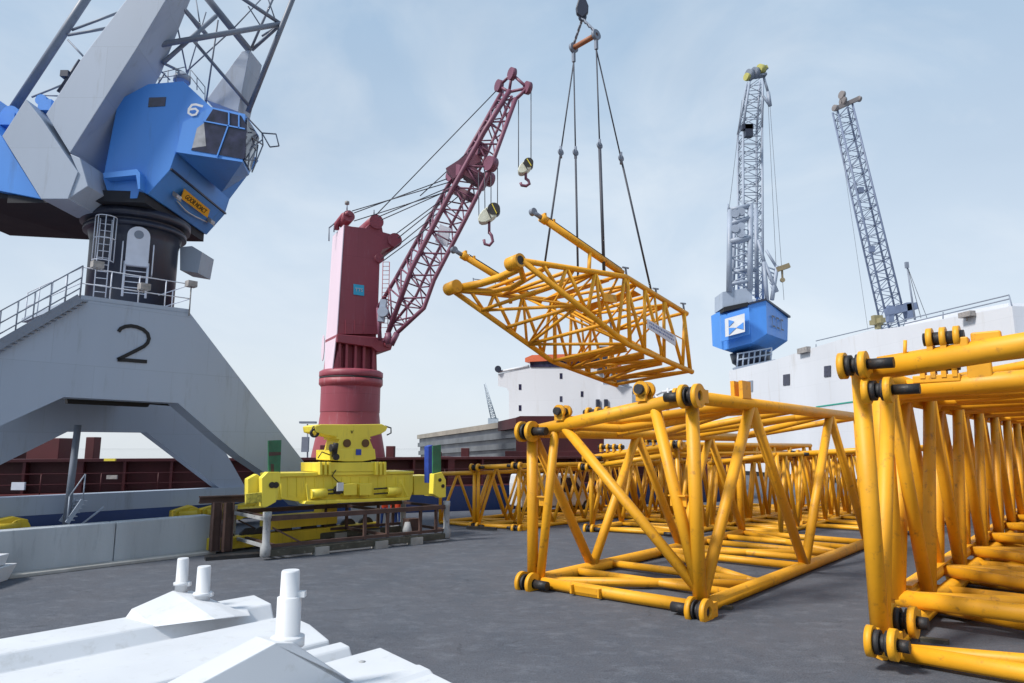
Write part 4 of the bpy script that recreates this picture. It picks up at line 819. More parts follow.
# ------------------------------------------------------------------ yellow container spreader on its rusty cradle
SU = V((.76, .65, 0)).normalized(); SV = V((-.65, .76, 0)).normalized(); O5 = G(265, 560)
C = lambda u, v, z: O5+SU*u+SV*v+Z*z
LEN = 7.15; WID = 3.2
cr_ = thing('steel_cradle', C(LEN/2, WID/2, 0), 'rusty brown steel frame with chipped white corner posts on timber skids', 'steel frame')
for v in (0, WID): 
    MB().beam(C(.1, v, 1.30), C(LEN-.1, v, 1.30), .14, .16).build('top_rail', M_rust, cr_)
    MB().beam(C(-.1, v, .20), C(LEN+.1, v, .20), .22, .22).build('timber_skid', M_wood, cr_, .02)
    MB().beam(C(.1, v+.02, .42), C(LEN-.1, v+.02, .42), .12, .10).build('bottom_rail', M_rust, cr_)
    for k in (.5, .63, .83, .93): MB().beam(C(LEN*k, v, .35), C(LEN*k, v, 1.3), .10, .10, up=SV).build('upright', M_rust, cr_)
    for u in (0, LEN):
        MB().lathe(C(u, v, .10), [(.13, 0), (.17, .03), (.17, .30), (.12, .42), (.12, 1.2), (.14, 1.22), (.14, 1.42)], 14).build('corner_post', M_chip, cr_)
    for u in (1.9, 4.2, 5.7): MB().box(C(u, v-.02, .0), SU*.5, SV*.34, Z*.26).build('skid_block', M_kerb, cr_)
    MB().beam(C(.2, v, 1.0), C(1.3, v, .40), .05, .05).build('diagonal', M_rust, cr_)
for u in (0, .3, LEN*.63, LEN):
    MB().beam(C(u, 0, 1.28), C(u, WID, 1.28), .1, .1).build('cross_rail', M_chip if u == 0 else M_rust, cr_); MB().beam(C(u, 0, .42), C(u, WID, .42), .1, .1).build('cross_rail', M_chip if u == 0 else M_rust, cr_)
MB().box(C(LEN-1.3, .5, .35), SU*.5, SV*.4, Z*.55).build('stored_drum', M_rust, cr_); MB().lathe(C(LEN-1.6, .3, .3), [(.16, 0), (.18, .2), (.1, .5)], 12).build('hose_coil', M_chip, cr_)
sp_ = thing('container_spreader', C(LEN/2, WID/2, 1.4), 'yellow container spreader with head block, resting on the rusty cradle', 'container spreader')
vc = WID/2-.2       # front face plane of the main beam
nS = -SV
FS = lambda x, y, v=vc: RP(x, y, C(0, v, 0), nS)
def sprism(pts, v, t, name, m=M_yel, par=sp_, bevel=.015): return MB().prism([FS(x, y, v) for x, y in pts], SV*t).build(name, m, par, bevel)
sprism([(281, 475), (281, 499), (308, 503), (410, 499), (413, 491), (413, 474)], vc, 1.3, 'main_beam')
sprism([(276, 474), (281, 473), (414, 471), (414, 473.5), (276, 477)], vc-.08, 1.5, 'beam_flange')
sprism([(306, 501), (309, 501), (410, 497.5), (410, 500), (309, 504.5), (304, 504)], vc-.45, .5, 'service_platform')
sprism([(306, 484), (308, 484), (311, 501), (308, 501)], vc-.4, .06, 'platform_brace'); sprism([(400, 480), (402, 480), (410, 497), (407, 497)], vc-.4, .06, 'platform_brace')
sprism([(414, 476), (432, 475), (432, 495), (414, 495)], vc+.1, 1.0, 'telescopic_arm'); sprism([(262, 479), (282, 478), (282, 500), (262, 500)], vc+.1, 1.0, 'telescopic_arm')
for x0, x1 in ((344, 357), (360, 372)): sprism([(x0, 484), (x1, 483.5), (x1, 495), (x0, 495.5)], vc-.4, .35, 'hydraulic_box')
MB().tube(FS(311, 494, vc-.25), FS(326, 493, vc-.25), .17, n=16).build('actuator', M_yel, sp_); MB().tube(FS(387, 491.5, vc-.25), FS(400, 491, vc-.25), .17, n=16).build('actuator', M_yel, sp_)
o = MB(); o.tube(FS(326, 494, vc-.3), FS(344, 492.5, vc-.3), .03).tube(FS(328, 490, vc-.3), FS(344, 489, vc-.3), .03).tube(FS(374, 489, vc-.3), FS(387, 488, vc-.3), .03).tube(FS(374, 494, vc-.3), FS(388, 493, vc-.3), .03); o.disc(FS(338, 490, vc-.3), SV, .16, .15); o.build('hydraulic_line', M_blk, sp_)
MB().box(FS(340, 491, vc-.45), SU*.25, SV*.05, Z*.3).build('data_plate', M_wht, sp_)
# head block
sprism([(318, 463), (386, 462), (386, 471.5), (318, 472)], vc-.1, 1.5, 'lower_plate')
for x0 in (320, 324.5, 329, 376, 380, 384): sprism([(x0, 462), (x0+2.5, 462), (x0+2.5, 475), (x0, 475)], vc-.25, .2, 'guide_plate')
sprism([(330, 450), (375, 449), (376, 459), (368, 460.5), (362, 461.5), (345, 461.5), (330, 460)], vc, 1.2, 'head_block')
sprism([(338, 461), (372, 460.5), (370, 463.5), (340, 464)], vc+.15, .9, 'rotator_gap', M_dark)
sprism([(340, 438), (369, 437.5), (374, 450), (337, 450.5)], vc+.02, 1.1, 'head_yoke')
for x in (347, 365.5):
    c = FS(x, 443.2, vc-.0); o = MB(); o.disc(c, SV, .155, .05, 20); o.build('yoke_hole', mat('yoke_hole_brown', (.12, .06, .02), .7), sp_)
sprism([(315, 426), (321, 424.3), (351, 424.5), (382, 424), (388, 427), (386, 431), (381, 434), (370, 437), (372, 439), (336, 439.5), (337, 437), (326, 435), (316, 432)], vc+.02, 1.1, 'lifting_beam', bevel=.03)
o = MB(); o.ring(FS(314.5, 433, vc+.1), SV, .17, .10, .1); o.path([FS(x, y, vc+.1) for x, y in ((320, 425), (313, 427), (311, 432), (313, 435))], .03, 6); o.path([FS(x, y, vc+.1) for x, y in ((385, 426), (391, 428), (391, 433), (387, 435))], .03, 6); o.build('hose', M_blk, sp_)
MB().box(FS(358.5, 455, vc-.02), SU*.22, SV*.02, Z*.22).build('blue_decal', M_dblue, sp_)
o = MB(); o.tube(FS(334, 457, vc-.2), FS(336, 443, vc-.2), .10).disc(FS(333, 448, vc-.25), SU, .14, .2).disc(FS(336, 457, vc-.25), SV, .12, .1); o.build('valve_gear', M_blk, sp_)
for i, y in enumerate((430, 428)): pass
text_mesh('beam_mark', 'V', FS(352, 432, vc-.0), SU, Z, .12, M_dark, sp_, .02)
for pts_ in (((336, 470), (332, 476), (338, 482), (346, 484)), ((318, 458), (322, 452), (330, 455))):
    MB().path([FS(x, y, vc-.12) for x, y in pts_], .022, 6).build('hose', M_blk, sp_)
for x in range(288, 412, 9): MB().prism([FS(x, 477, vc-.03), FS(x+.8, 477, vc-.03), FS(x+.8, 497, vc-.03), FS(x, 497, vc-.03)], SV*.03).build('beam_rib', M_yel, sp_)
# corner brackets and flippers
sprism([(248, 479), (257, 474), (261, 477), (262, 500), (248, 502)], .2, .3, 'end_bracket'); sprism([(262, 478), (268, 472), (280, 472), (281, 482), (276, 502), (267, 507), (262, 507)], -.12, .3, 'end_bracket')
for x in (272, 276): MB().disc(FS(x, 485, -.14), SV, .10, .03).build('bracket_bolt', M_blk, sp_)
sprism([(246, 494), (264, 492), (264, 502), (246, 504)], -.10, .12, 'gear_cover', mat('grille_yellow_dark', (.5, .42, .05), .6, .5, 9))
sprism([(434, 474), (442, 472), (446, 480), (446, 497), (440, 498), (433, 494)], -.12, .3, 'end_bracket'); sprism([(428, 476), (436, 476), (436, 496), (428, 496)], WID-.3, .3, 'end_bracket'); sprism([(247, 480), (262, 478), (262, 500), (247, 502)], WID-.3, .3, 'end_bracket')
for x, y in ((440, 480), (443, 486)): MB().disc(FS(x, y, -.14), SV, .07, .03).build('bracket_bolt', M_blk, sp_)
MB().prism([FS(268.5, 440.5, .0), FS(281.5, 440, .0), FS(280, 479, .0), FS(268.5, 480, .0)], SV*.07).build('corner_guide', M_green, sp_)
MB().prism([FS(271, 464, -.02), FS(274, 464, -.02), FS(274, 478, -.02), FS(271, 478, -.02)], SV*.03).build('guide_slot', M_rust, sp_)
MB().prism([FS(269, 452, -.02), FS(281, 452, -.02), FS(281, 455, -.02), FS(269, 456, -.02)], SV*.03).build('worn_edge', M_rust, sp_)
MB().prism([FS(433, 446, .0), FS(441, 444.5, .0), FS(441, 474, .0), FS(433, 474, .0)], SV*.07).build('corner_guide', M_green, sp_)
MB().prism([FS(428.5, 446.5, .9), FS(432.5, 445, .9), FS(432.5, 482, .9), FS(428.5, 483, .9)], SV*.3).build('corner_guide', M_dblue, sp_)

# stacked rusty columns at the wall end, block behind the cradle
for i, (px, lab) in enumerate(((214, 'dark rusty steel H-post leaning at the end of the concrete wall, left one'), (226, 'dark rusty steel H-post beside the spreader cradle, right one of two'))):
    b = G(px, 555); o = MB(); hx = SU; h = 1.62
    o.box(b-hx*.13+Z*.12, hx*.03, SV*.3, Z*h).box(b+hx*.13+Z*.12, hx*.03, SV*.3, Z*h).box(b+Z*.12, hx*.23, SV*.03, Z*h)
    tag(o.build('steel_post', M_rust), lab, 'steel post', 'rusty posts at the wall end')
b0 = G(205, 560); 
o = MB(); o.beam(b0+Z*.06, G(262, 556)+Z*.06, .5, .12); tag(o.build('steel_base_plate', M_blk), 'flat black steel base under the rusty posts by the wall', 'steel base')
g = thing('steel_girder', G(230, 549), 'dark steel girder lying on top of the rusty posts', 'steel girder')
a = G(205, 555)+Z*1.74; b = G(258, 551)+Z*1.74; MB().beam(a-SU*.3, b, .30, .04).build('top_flange', M_rust, g); MB().beam(a-SU*.3+Z*.1, b+Z*.1, .04, .16).build('web', M_rust, g); MB().beam(a-SU*.3+Z*.2, b+Z*.2, .30, .04).build('bottom_flange', M_rust, g)
a = P(352, 545, 32); 
o = MB(); q0, q1 = G(350, 527), G(387, 525); o.prism([q0, q1, q1+V((0, 1.2, 0)), q0+V((0, 1.2, 0))], Z*1.35)
tag(o.build('concrete_block', M_conc, None, .04), 'light grey concrete block behind the rusty cradle', 'concrete block')
q0, q1 = G(388, 534), G(412, 533); o = MB(); o.prism([q0, q1, q1+V((0, .8, 0)), q0+V((0, .8, 0))], Z*.28)
tag(o.build('concrete_block', M_kerb, None, .03), 'low concrete block at the feet of the two workers', 'concrete block')

# ------------------------------------------------------------------ people
def person(loc, rz, label, top_m, leg_m, pose=0):
    root = thing('person', loc, label, 'person')
    J = {'pel': (0, 0, .95), 'w': (0, 0, 1.12), 'ch': (0, .01, 1.36), 'nk': (0, 0, 1.50), 'hd': (0, -.02, 1.60), 'ht': (0, -.01, 1.74),
         'lh': (.10, 0, .90), 'lk': (.12, -.03-pose*.05, .50), 'la': (.13, .03, .10), 'lt': (.15, -.14, .04),
         'rh': (-.10, 0, .90), 'rk': (-.12, -.02, .50), 'ra': (-.13, .04, .10), 'rt': (-.15, -.13, .04),
         'ls': (.20, 0, 1.42), 'le': (.28, .02, 1.15), 'lw': (.26, -.12-pose*.2, .93+pose*.15), 'lf': (.25, -.18-pose*.22, .86+pose*.15),
         'rs': (-.20, 0, 1.42), 're': (-.28, .03, 1.15), 'rw': (-.25, -.15, .95), 'rf': (-.24, -.2, .88)}
    R_ = {'pel': .15, 'w': .13, 'ch': .16, 'nk': .06, 'hd': .095, 'ht': .07, 'lh': .10, 'rh': .10, 'lk': .07, 'rk': .07, 'la': .05, 'ra': .05, 'lt': .045, 'rt': .045, 'ls': .08, 'rs': .08, 'le': .055, 're': .055, 'lw': .04, 'rw': .04, 'lf': .035, 'rf': .035}
    E_ = [('pel', 'w'), ('w', 'ch'), ('ch', 'nk'), ('nk', 'hd'), ('hd', 'ht'), ('pel', 'lh'), ('lh', 'lk'), ('lk', 'la'), ('la', 'lt'), ('pel', 'rh'), ('rh', 'rk'), ('rk', 'ra'), ('ra', 'rt'), ('ch', 'ls'), ('ls', 'le'), ('le', 'lw'), ('lw', 'lf'), ('ch', 'rs'), ('rs', 're'), ('re', 'rw'), ('rw', 'rf')]
    ks = list(J); me = bpy.data.meshes.new('body'); me.from_pydata([J[k] for k in ks], [(ks.index(a), ks.index(b)) for a, b in E_], [])
    ob = bpy.data.objects.new('body', me); COL.objects.link(ob)
    sk = ob.modifiers.new('skin', 'SKIN'); lay = me.skin_vertices[0] if me.skin_vertices else None
    if lay is None:
        bpy.context.view_layer.objects.active = ob; bpy.context.view_layer.update()
        bm = bmesh.new(); bm.from_mesh(me); bm.verts.layers.skin.verify(); bm.to_mesh(me); bm.free(); lay = me.skin_vertices[0]
    for k, dta in zip(ks, lay.data): dta.radius = (R_[k], R_[k]*.85); dta.use_root = (k == 'pel')
    ob.modifiers.new('sub', 'SUBSURF').levels = 1; ob.modifiers['sub'].render_levels = 2
    bpy.context.view_layer.update()
    m2 = bpy.data.meshes.new_from_object(ob.evaluated_get(bpy.context.evaluated_depsgraph_get())); bpy.data.objects.remove(ob)
    for m_ in (top_m, leg_m, M_skin, M_tyre): m2.materials.append(m_)
    for p in m2.polygons:
        z = p.center.z; x = abs(p.center.x); p.use_smooth = True
        p.material_index = 2 if z > 1.50 or (x > .2 and z < .97 and p.center.y < -.08) else 3 if z < .12 else 1 if z < 1.0 and x < .22 else 0
    b = bpy.data.objects.new('body', m2); COL.objects.link(b); b.parent = root
    hm = MB(); hm.lathe(V((0, -.01, 1.66)), [(.135, 0), (.125, .05), (.10, .10), (.05, .13)], 16); h = hm.build('helmet', M_oran); h.parent = root; h.matrix_parent_inverse = Matrix.Identity(4)
    root.rotation_euler = (0, 0, rz)
    return root
person(G(384, 531.5), math.radians(20), 'worker in orange vest and blue trousers behind the cradle, left of two', M_hivis, M_work)
person(G(397, 532), math.radians(160), 'worker in orange vest and blue trousers behind the cradle, right of two', M_hivis, M_work, 1)

# ------------------------------------------------------------------ vehicles glimpsed between the lattices
def vehicle(loc, rz, label, name, body_m, kind):
    t = thing(name, (0, 0, 0), label, kind)
    L_, W_, Hh = (5.0, 1.9, 2.1) if kind == 'van' else (4.2, 1.75, 1.55)
    pr = [(-L_/2, .35), (L_/2, .35), (L_/2, .85), (L_/2-.9, 1.05), (L_/2-1.6, Hh), (-L_/2+(.1 if kind == 'van' else .7), Hh), (-L_/2, Hh-.5)]
    MB().prism([V((x, -W_/2, z)) for x, z in pr], V((0, W_, 0))).build('body', body_m, t, .08)
    for s in (-1, 1):
        MB().prism([V((x, s*(W_/2+.005), z)) for x, z in ((L_/2-1.25, 1.12), (L_/2-1.75, Hh-.18), (-.1, Hh-.18), (-.1, 1.12))], V((0, s*.01, 0))).build('window', M_glass, t)
        for x in (-L_/2+.85, L_/2-.9):
            wh = MB().disc(V((x, s*(W_/2-.1), .34)), V((0, 1, 0)), .34, .22, 20).build('wheel', M_tyre, t); MB().disc(V((x, s*(W_/2+.015), .34)), V((0, 1, 0)), .19, .02, 14).build('rim', M_lamp, wh)
        MB().box(V((L_/2-.02, s*W_*.36, .7)), V((.06, 0, 0)), V((0, .25, 0)), Z*.14).build('headlight', M_signw, t)
    MB().prism([V((L_/2-.93, -W_*.42, 1.1)), V((L_/2-.93, W_*.42, 1.1)), V((L_/2-1.55, W_*.42, Hh-.12)), V((L_/2-1.55, -W_*.42, Hh-.12))], V((.05, 0, .03))).build('windscreen', M_glass, t)
    t.location = loc; t.rotation_euler = (0, 0, rz); return t
vehicle(V((2.5, 40.5, 0)), math.radians(20), 'white van parked on the quay by the blue hull, behind the orange lattices', 'parked_van', M_wht, 'van')
vehicle(V((31.5, 50, 0)), math.radians(80), 'lime yellow car parked by the white ship, seen through the nearest boom section', 'parked_car', M_limy, 'car')

# ------------------------------------------------------------------ white ship at right
V2 = V((-.121, .993, 0)).normalized(); p2 = V((33.8, 69, 0)); n2 = V((-V2.y, V2.x, 0)); n2 = n2 if n2.x < 0 else -n2
H2 = lambda x, y, off=0: RP(x, y, p2+n2*off, n2)
ws = thing('white_ship', p2+V((6, 0, -2.6)), 'large white-sided ship with a green stripe berthed at right', 'ship')
prf = [H2(729, 371), H2(776, 359.5), H2(809, 349), H2(868, 331), H2(905, 326), H2(1012, 306)]
lo_ = [V((p.x, p.y, .55)) for p in (prf[0], prf[-1]-V2*.0)]
MB().prism([lo_[0]]+prf+[lo_[1]], -n2*24).build('hull', M_shipw, ws)
far_, near_ = V((prf[0].x, prf[0].y, 0)), V((prf[-1].x, prf[-1].y, 0)); 
MB().prism([far_-Z*3-n2*.15, near_-Z*3-n2*.15, near_+Z*.56-n2*.15, far_+Z*.56-n2*.15], -n2*24).build('boot_topping', M_dark, ws)
MB().prism([near_+Z*.3, near_-V2*22+Z*.3, near_-V2*22+Z*9-n2*2, near_+Z*10.5], -n2*24).build('bow_plating', M_shipw, ws)
a, b = H2(816, 407.5, .03), H2(856, 402, .03); MB().prism([a, b, b+Z*.13, a+Z*.13], n2*.02).build('green_stripe', M_teal, ws)
for (x, y, s_) in ((749.5, 386.5, 0), (786.5, 380, 1), (827.5, 371.5, 1)):
    MB().prism([H2(x-3.3, y-5.2, .05), H2(x+3.3, y-6.2, .05), H2(x+3.3, y+4.8, .05), H2(x-3.3, y+5.6, .05)], n2*.03).build('window', M_glass if s_ else mat('shuttered_window', (.22, .26, .33), .4), ws)
o = MB(); 
for a, b in (((816, 341, -1), (1009, 295, -1)), ((816, 344, -1), (816, 348, -1)), ((943, 312, -1), (943, 322, -1)), ((1009, 295, -1), (1013, 310, -1)), ((1009, 299, -1), (900, 325, -1))): o.tube(H2(*a), H2(*b), .05, n=6)
o.build('deck_railing', M_greyd, ws)
MB().prism([H2(905, 328, -2), H2(905, 322, -2), H2(1008, 303, -2), H2(1012, 312, -2)], -n2*8).build('upper_deck_wall', M_shipw, ws)
o = MB(); p = H2(878, 329, -.5); o.box(p, V2*.4, n2*.4, Z*.5); o.box(p+Z*.5, V2*1.7, n2*.5, Z*.45); o.box(p+Z*.4, V2*.5, n2*.9, Z*.9); o.build('searchlight', mat('khaki_paint', (.28, .25, .14), .6), ws)
o = MB(); o.box(H2(967, 317, .3), V2*1.2, n2*.5, Z*.4); o.tube(H2(967, 317, .2), H2(967, 321, .2), .08); o.build('deck_lamp', M_lamp, ws); MB().box(H2(804, 353, .2), V2*2.0, n2*.5, Z*.6).build('deck_lamp', M_lamp, ws)
# ------------------------------------------------------------------ far grey crane with blue house
gc = thing('harbour_crane', P(752, 365, 105).xy.to_3d(), 'distant grey lattice harbour crane with blue machine house bearing a white emblem', 'harbour crane')
YG = 100
g = lambda x, y, dy=0: P(x, y, YG+dy)
MB().lathe(V((g(753, 360, 3).x, YG+4, 0)), [(2.2, 0), (2.2, g(753, 362).z), (2.7, g(753, 361).z+.2), (3.0, g(753, 350).z)], 28).build('pedestal', M_ped, gc)
o = MB(); 
tl = [g(711, 316, 5), g(720, 311, 2), g(722, 313, 2), g(748, 305, 0), g(766, 300, 0), g(788, 317, 8)]; bl2 = [g(712.5, 346, 5), g(722, 349.5, 2), g(724, 350, 2), g(752, 343, 0), g(767, 333.5, 0), g(787.5, 341, 8)]
bt_ = [g(713, 348, 6), g(724, 351, 4), g(735, 354.5, 6), g(744, 356, 8), g(768, 351.5, 10), g(786, 342.5, 10)]
n_ = 6; bx = [V((-.5, 11, 0))]
vs = tl+bl2; o.v = [V(p) for p in tl+bl2]; o.v += [g(748, 318, 22), g(715, 318, 16), g(748, 345, 22), g(715, 345, 16), g(744, 356.5, 6), g(773, 351, 8)]
o.f = [(0, 1, 7, 6), (1, 2, 8, 7), (2, 3, 9, 8), (3, 4, 10, 9), (4, 5, 11, 10), (5, 12, 14, 11), (12, 13, 15, 14), (13, 0, 6, 15), (5, 4, 3, 2, 1, 0, 13, 12), (10, 11, 17), (9, 10, 17, 16), (8, 9, 16), (7, 8, 16), (6, 7, 16), (6, 16, 15), (11, 14, 17), (14, 15, 16, 17)]
o.sm = [False]*len(o.f); hs = o.build('machine_house', M_blue, gc)
MB().beam(g(765, 299.5, 0), g(789, 317, 8), .5, .3).beam(g(748, 304, 0), g(766, 299.5, 0), .5, .3).build('roof_edge', M_ped, hs)
lq = [g(724.5, 319.3, -.3), g(744, 313.7, -2.0), g(744.3, 332, -2.0), g(725, 337.2, -.3)]
# frame panel + emblem
fq = [g(720.8, 315.5, .4), g(749, 307.5, -1.8), g(750, 334, -1.8), g(721.5, 341.5, .4)]
pn = MB().prism(fq, V((0, .6, 0))).build('emblem_panel', M_blue, hs)
em = MB().prism([p-V((0, .25, 0)) for p in lq], V((0, .12, 0))).build('white_emblem', M_wht, pn)
def LQ(u, v): return lerp(lerp(lq[0], lq[1], u), lerp(lq[3], lq[2], u), v)-V((0, .34, 0))
for tri in (((.17, .10), (.46, .28), (.17, .50)), ((.92, .46), (.92, .86), (.56, .66)), ((.17, .55), (.56, .66), (.17, .94))):
    MB().prism([LQ(*t) for t in tri], V((0, .06, 0))).build('emblem_mark', M_blue, em)
rd = (g(788, 317, 8)-g(766, 300, 0)); rd.z = 0; rd.normalize(); rn = V((rd.y, -rd.x, 0)); c = RP(777.5, 323, g(766, 300, 0)+rn*.15, rn)
o = MB()
for i in range(3):
    x = -2.3+i*2.0; strip(o, [c+rd*(x+1.1)+Z*.75, c+rd*x+Z*.75, c+rd*x-Z*.75, c+rd*(x+1.1)-Z*.75], .28, rn)
o.build('house_lettering', M_ped, hs)
# walkway under the house
o = MB()
for y in (352, 358): o.tube(g(737, y+2, .5), g(772, y-4, .5), .12, n=6)
for i in range(7): o.tube(g(738+i*5.6, 354-i*.9, .5), g(737+i*5.6, 368-i*1.2, .5), .12, n=6)
o.beam(g(734, 369, .5), g(774, 361, .5), 1.2, .4); o.build('slew_walkway', M_grey, gc)
MB().prism([g(722.5, 292), g(748, 287.5), g(752, 290), g(752.5, 304), g(749, 305), g(722.5, 308)], V((0, 4, 0))).build('winch_box', M_grey, gc)
MB().prism([g(724, 307, -.3), g(748, 302, -.3), g(748, 306, -.3), g(724, 311.5, -.3)], V((0, 2, 0))).build('winch_gap', M_dark, gc)
# A-frame
o = MB()
for (a, b, r) in (((729, 292, 0), (730, 210, 0), .42), ((750, 290, 0), (750.5, 205, 0), .45), ((733, 292, 4), (735, 212, 4), .3), ((757, 298, 3), (756, 208, 3), .35), ((729, 224, 0), (750, 218, 0), .4), ((729, 242, 0), (750, 238, 0), .5), ((730, 210, 0), (750, 206, 0), .4), ((733, 272, 2), (756, 270, 2), .35), ((729, 284, 0), (750, 281, 0), .3)): o.tube(g(*a), g(*b), r, n=8)
for (x, y) in ((735, 214), (741, 212), (735, 229), (741, 227), (741, 234)): o.disc(g(x, y, -.2), V((.2, 1, 0)), .62, .6, 14)
for i in range(7): o.tube(g(731+(i % 2)*18, 246+i*6), g(749-(i % 2)*18, 252+i*6), .12, n=6)
o.tube(g(728, 212), g(728, 204), .12).build('a_frame', M_jibg, gc)
def lattice(root, A0, A1, B0, B1, dep, N_, r, rl, m, YY, dep1=None):
    """four-chord lattice mast; A left chord, B right chord, pixel pairs at distance YY"""
    dep1 = dep1 or dep
    a0, a1, b0, b1 = P(*A0, YY), P(*A1, YY), P(*B0, YY), P(*B1, YY); d0 = V((0, dep, 0)); d1 = V((0, dep1, 0))
    ch = [(a0, a1), (b0, b1), (a0+d0, a1+d1), (b0+d0, b1+d1)]
    for p, q in ch: MB().tube(p, q, r, n=8).build('jib_chord', m, root)
    o = MB()
    for (i0, i1) in ((0, 1), (2, 3), (0, 2), (1, 3)):
        for k in range(N_):
            p, q = (ch[i0], ch[i1]) if k % 2 else (ch[i1], ch[i0]); o.tube(lerp(*p, k/N_), lerp(*q, (k+1)/N_), rl, n=5); o.tube(lerp(*p, k/N_), lerp(*q, k/N_), rl, n=5)
    o.build('jib_lacing', m, root)
lattice(gc, (744, 300), (743, 128), (763, 300), (762, 128), 2.6, 20, .20, .07, M_jibg, 106)
lattice(gc, (743, 128), (750, 78), (762, 128), (763, 76), 2.6, 6, .20, .07, M_jibg, 106, 1.5)
o = MB()
for (a, b, r) in (((764, 262), (777, 292), .3), ((764, 262), (767, 300), .3), ((777, 266), (772, 300), .3), ((758, 240), (766, 268), .25), ((766, 250), (777, 268), .2), ((764, 78), (768, 92), .2), ((768, 92), (770, 106), .3), ((763, 96), (770, 106), .2), ((760, 75), (768, 68), .15)): o.tube(g(*a), g(*b), r, n=6)
for k in range(8): o.tube(g(765+k*1.2, 266+k*4), g(775-k*.4, 270+k*4), .12, n=5)
o.build('stay_struts', M_jibg, gc)
o = MB(); o.beam(g(776, 270), g(789, 265.5), .7, .7); o.tube(g(782, 268), g(782.5, 280), .15); o.disc(g(782.5, 280), V((0, 1, 0)), .35, .3); o.build('jib_outrigger', mat('dull_brown_paint', (.25, .2, .12), .6), gc)
o = MB(); o.disc(g(749.5, 75), V((1, .3, 0)), .9, .7, 12); o.disc(g(755, 73), V((1, .3, 0)), .9, .7, 12); o.beam(g(747, 78), g(766, 75), 1.0, .3); o.build('head_platform', M_greyd, gc)
o = MB(); o.disc(g(761, 69.5), V((1, .4, 0)), .8, .9, 10); o.beam(g(752, 73), g(767, 67), .6, .5); o.disc(g(747, 77, -1), V((1, .4, 0)), .6, .5, 10); o.build('head_sheave', mat('old_yellow_paint', (.42, .40, .12), .6), gc)
o = MB(); o.box(g(748.5, 137, 4), V((1.2, 0, 0)), V((0, 1, 0)), Z*2).box(g(747, 130, 4), V((1.8, 0, 0)), V((0, 1, 0)), Z*.8); o.build('jib_gear', M_ped, gc)
o = MB()
for a, b in (((770, 106), (784, 300)), ((742, 100), (729, 210)), ((764, 100), (757, 205)), ((768, 100), (776, 265)), ((740, 140), (740, 200))): o.tube(g(*a), g(*b), .03, n=5)
o.build('hoist_rope', M_rope, gc)
# ------------------------------------------------------------------ blue-jib crane on the white ship
bc = thing('deck_crane', P(905, 345, 80).xy.to_3d()+Z*12, 'distant slim blue lattice jib leaning left above the white ship', 'deck crane')
lattice(bc, (891, 336), (837, 108), (908, 330), (852, 102), 1.6, 26, .12, .045, M_jibb, 80, 1.2)
o = MB(); 
for (a, b, r) in (((886, 312), (916, 306), .5), ((890, 306), (890, 322), .4), ((908, 303), (910, 318), .5), ((899, 305), (899, 312), .3), ((888, 334), (897, 329), .4)): o.beam(P(*a, 79.5), P(*b, 79.5), r*1.6, r*1.6, up=V((0, 1, 0)))
o.build('jib_foot', M_jibb, bc)
o = MB(); o.beam(P(835, 109, 80), P(860, 98, 80), .5, .4, up=V((0, 1, 0)))
for (x, y, r) in ((842, 95, .5), (835, 108, .4), (859, 99, .35), (843, 101, .55)): o.disc(P(x, y, 80), V((.97, .25, 0)), r, .35, 10)
o.tube(P(842, 92, 80), P(842, 104, 80), .12, n=6)
o.build('head_sheave', mat('weathered_grey_paint', (.22, .2, .2), .6, .2, 1), bc)
for (t_, x, y) in ((0, 861, 193), (1, 872, 252)): MB().box(P(x, y, 80), V((.6, 0, 0)), V((0, .4, 0)), Z*.7).build('jib_lamp', M_jibb, bc)
o = MB()
for a, b in (((836, 110), (868, 330)),): o.tube(P(*a, 80.5), P(*b, 80.5), .018, n=5)
o.build('hoist_rope', M_rope, bc)
ms = thing('signal_mast', P(912, 330, 78), 'thin grey mast with wire stays right of the blue jib', 'mast')
o = MB(); o.tube(P(915, 320, 78), P(907, 266, 78), .12, .08, n=8); o.box(P(907, 268, 78), V((.35, 0, 0)), V((0, .3, 0)), Z*.7); o.build('mast_pole', M_greyd, ms)
MB().tube(P(908, 268, 78), P(921, 318, 78), .035, n=5).tube(P(908, 268, 78), P(927, 318, 78), .03, n=5).build('stay_wire', M_rope, ms)
# ------------------------------------------------------------------ small far things
lp = thing('lamp_post', P(308, 470, 75).xy.to_3d(), 'thin lamp post far behind, left of the red crane pedestal', 'lamp post')
b = P(308, 470, 75); MB().tube(V((b.x, 75, 0)), P(307.5, 424, 75), .10, .07, n=8).build('post', M_greyd, lp); MB().box(P(308, 423.5, 75), V((1.7, 0, 0)), V((0, .8, 0)), Z*.22).build('lamp_head', M_greyd, lp); MB().box(P(305, 452, 75), V((.7, 0, 0)), V((0, .5, 0)), Z*1.6).build('switch_box', M_greyd, lp)
fc = thing('distant_crane', P(494, 418, 220).xy.to_3d(), 'faint distant crane jib on the horizon left of the white superstructure', 'crane')
fm = mat('distant_grey_paint', (.45, .5, .56), .8)
lattice(fc, (491, 418), (483.5, 384), (496, 418), (485, 383), 2, 14, .16, .09, fm, 220, .6)
MB().prism([P(488, 440, 220), P(498, 440, 220), P(498, 418, 220), P(488, 418, 220)], V((0, 6, 0))).build('crane_base', fm, fc)
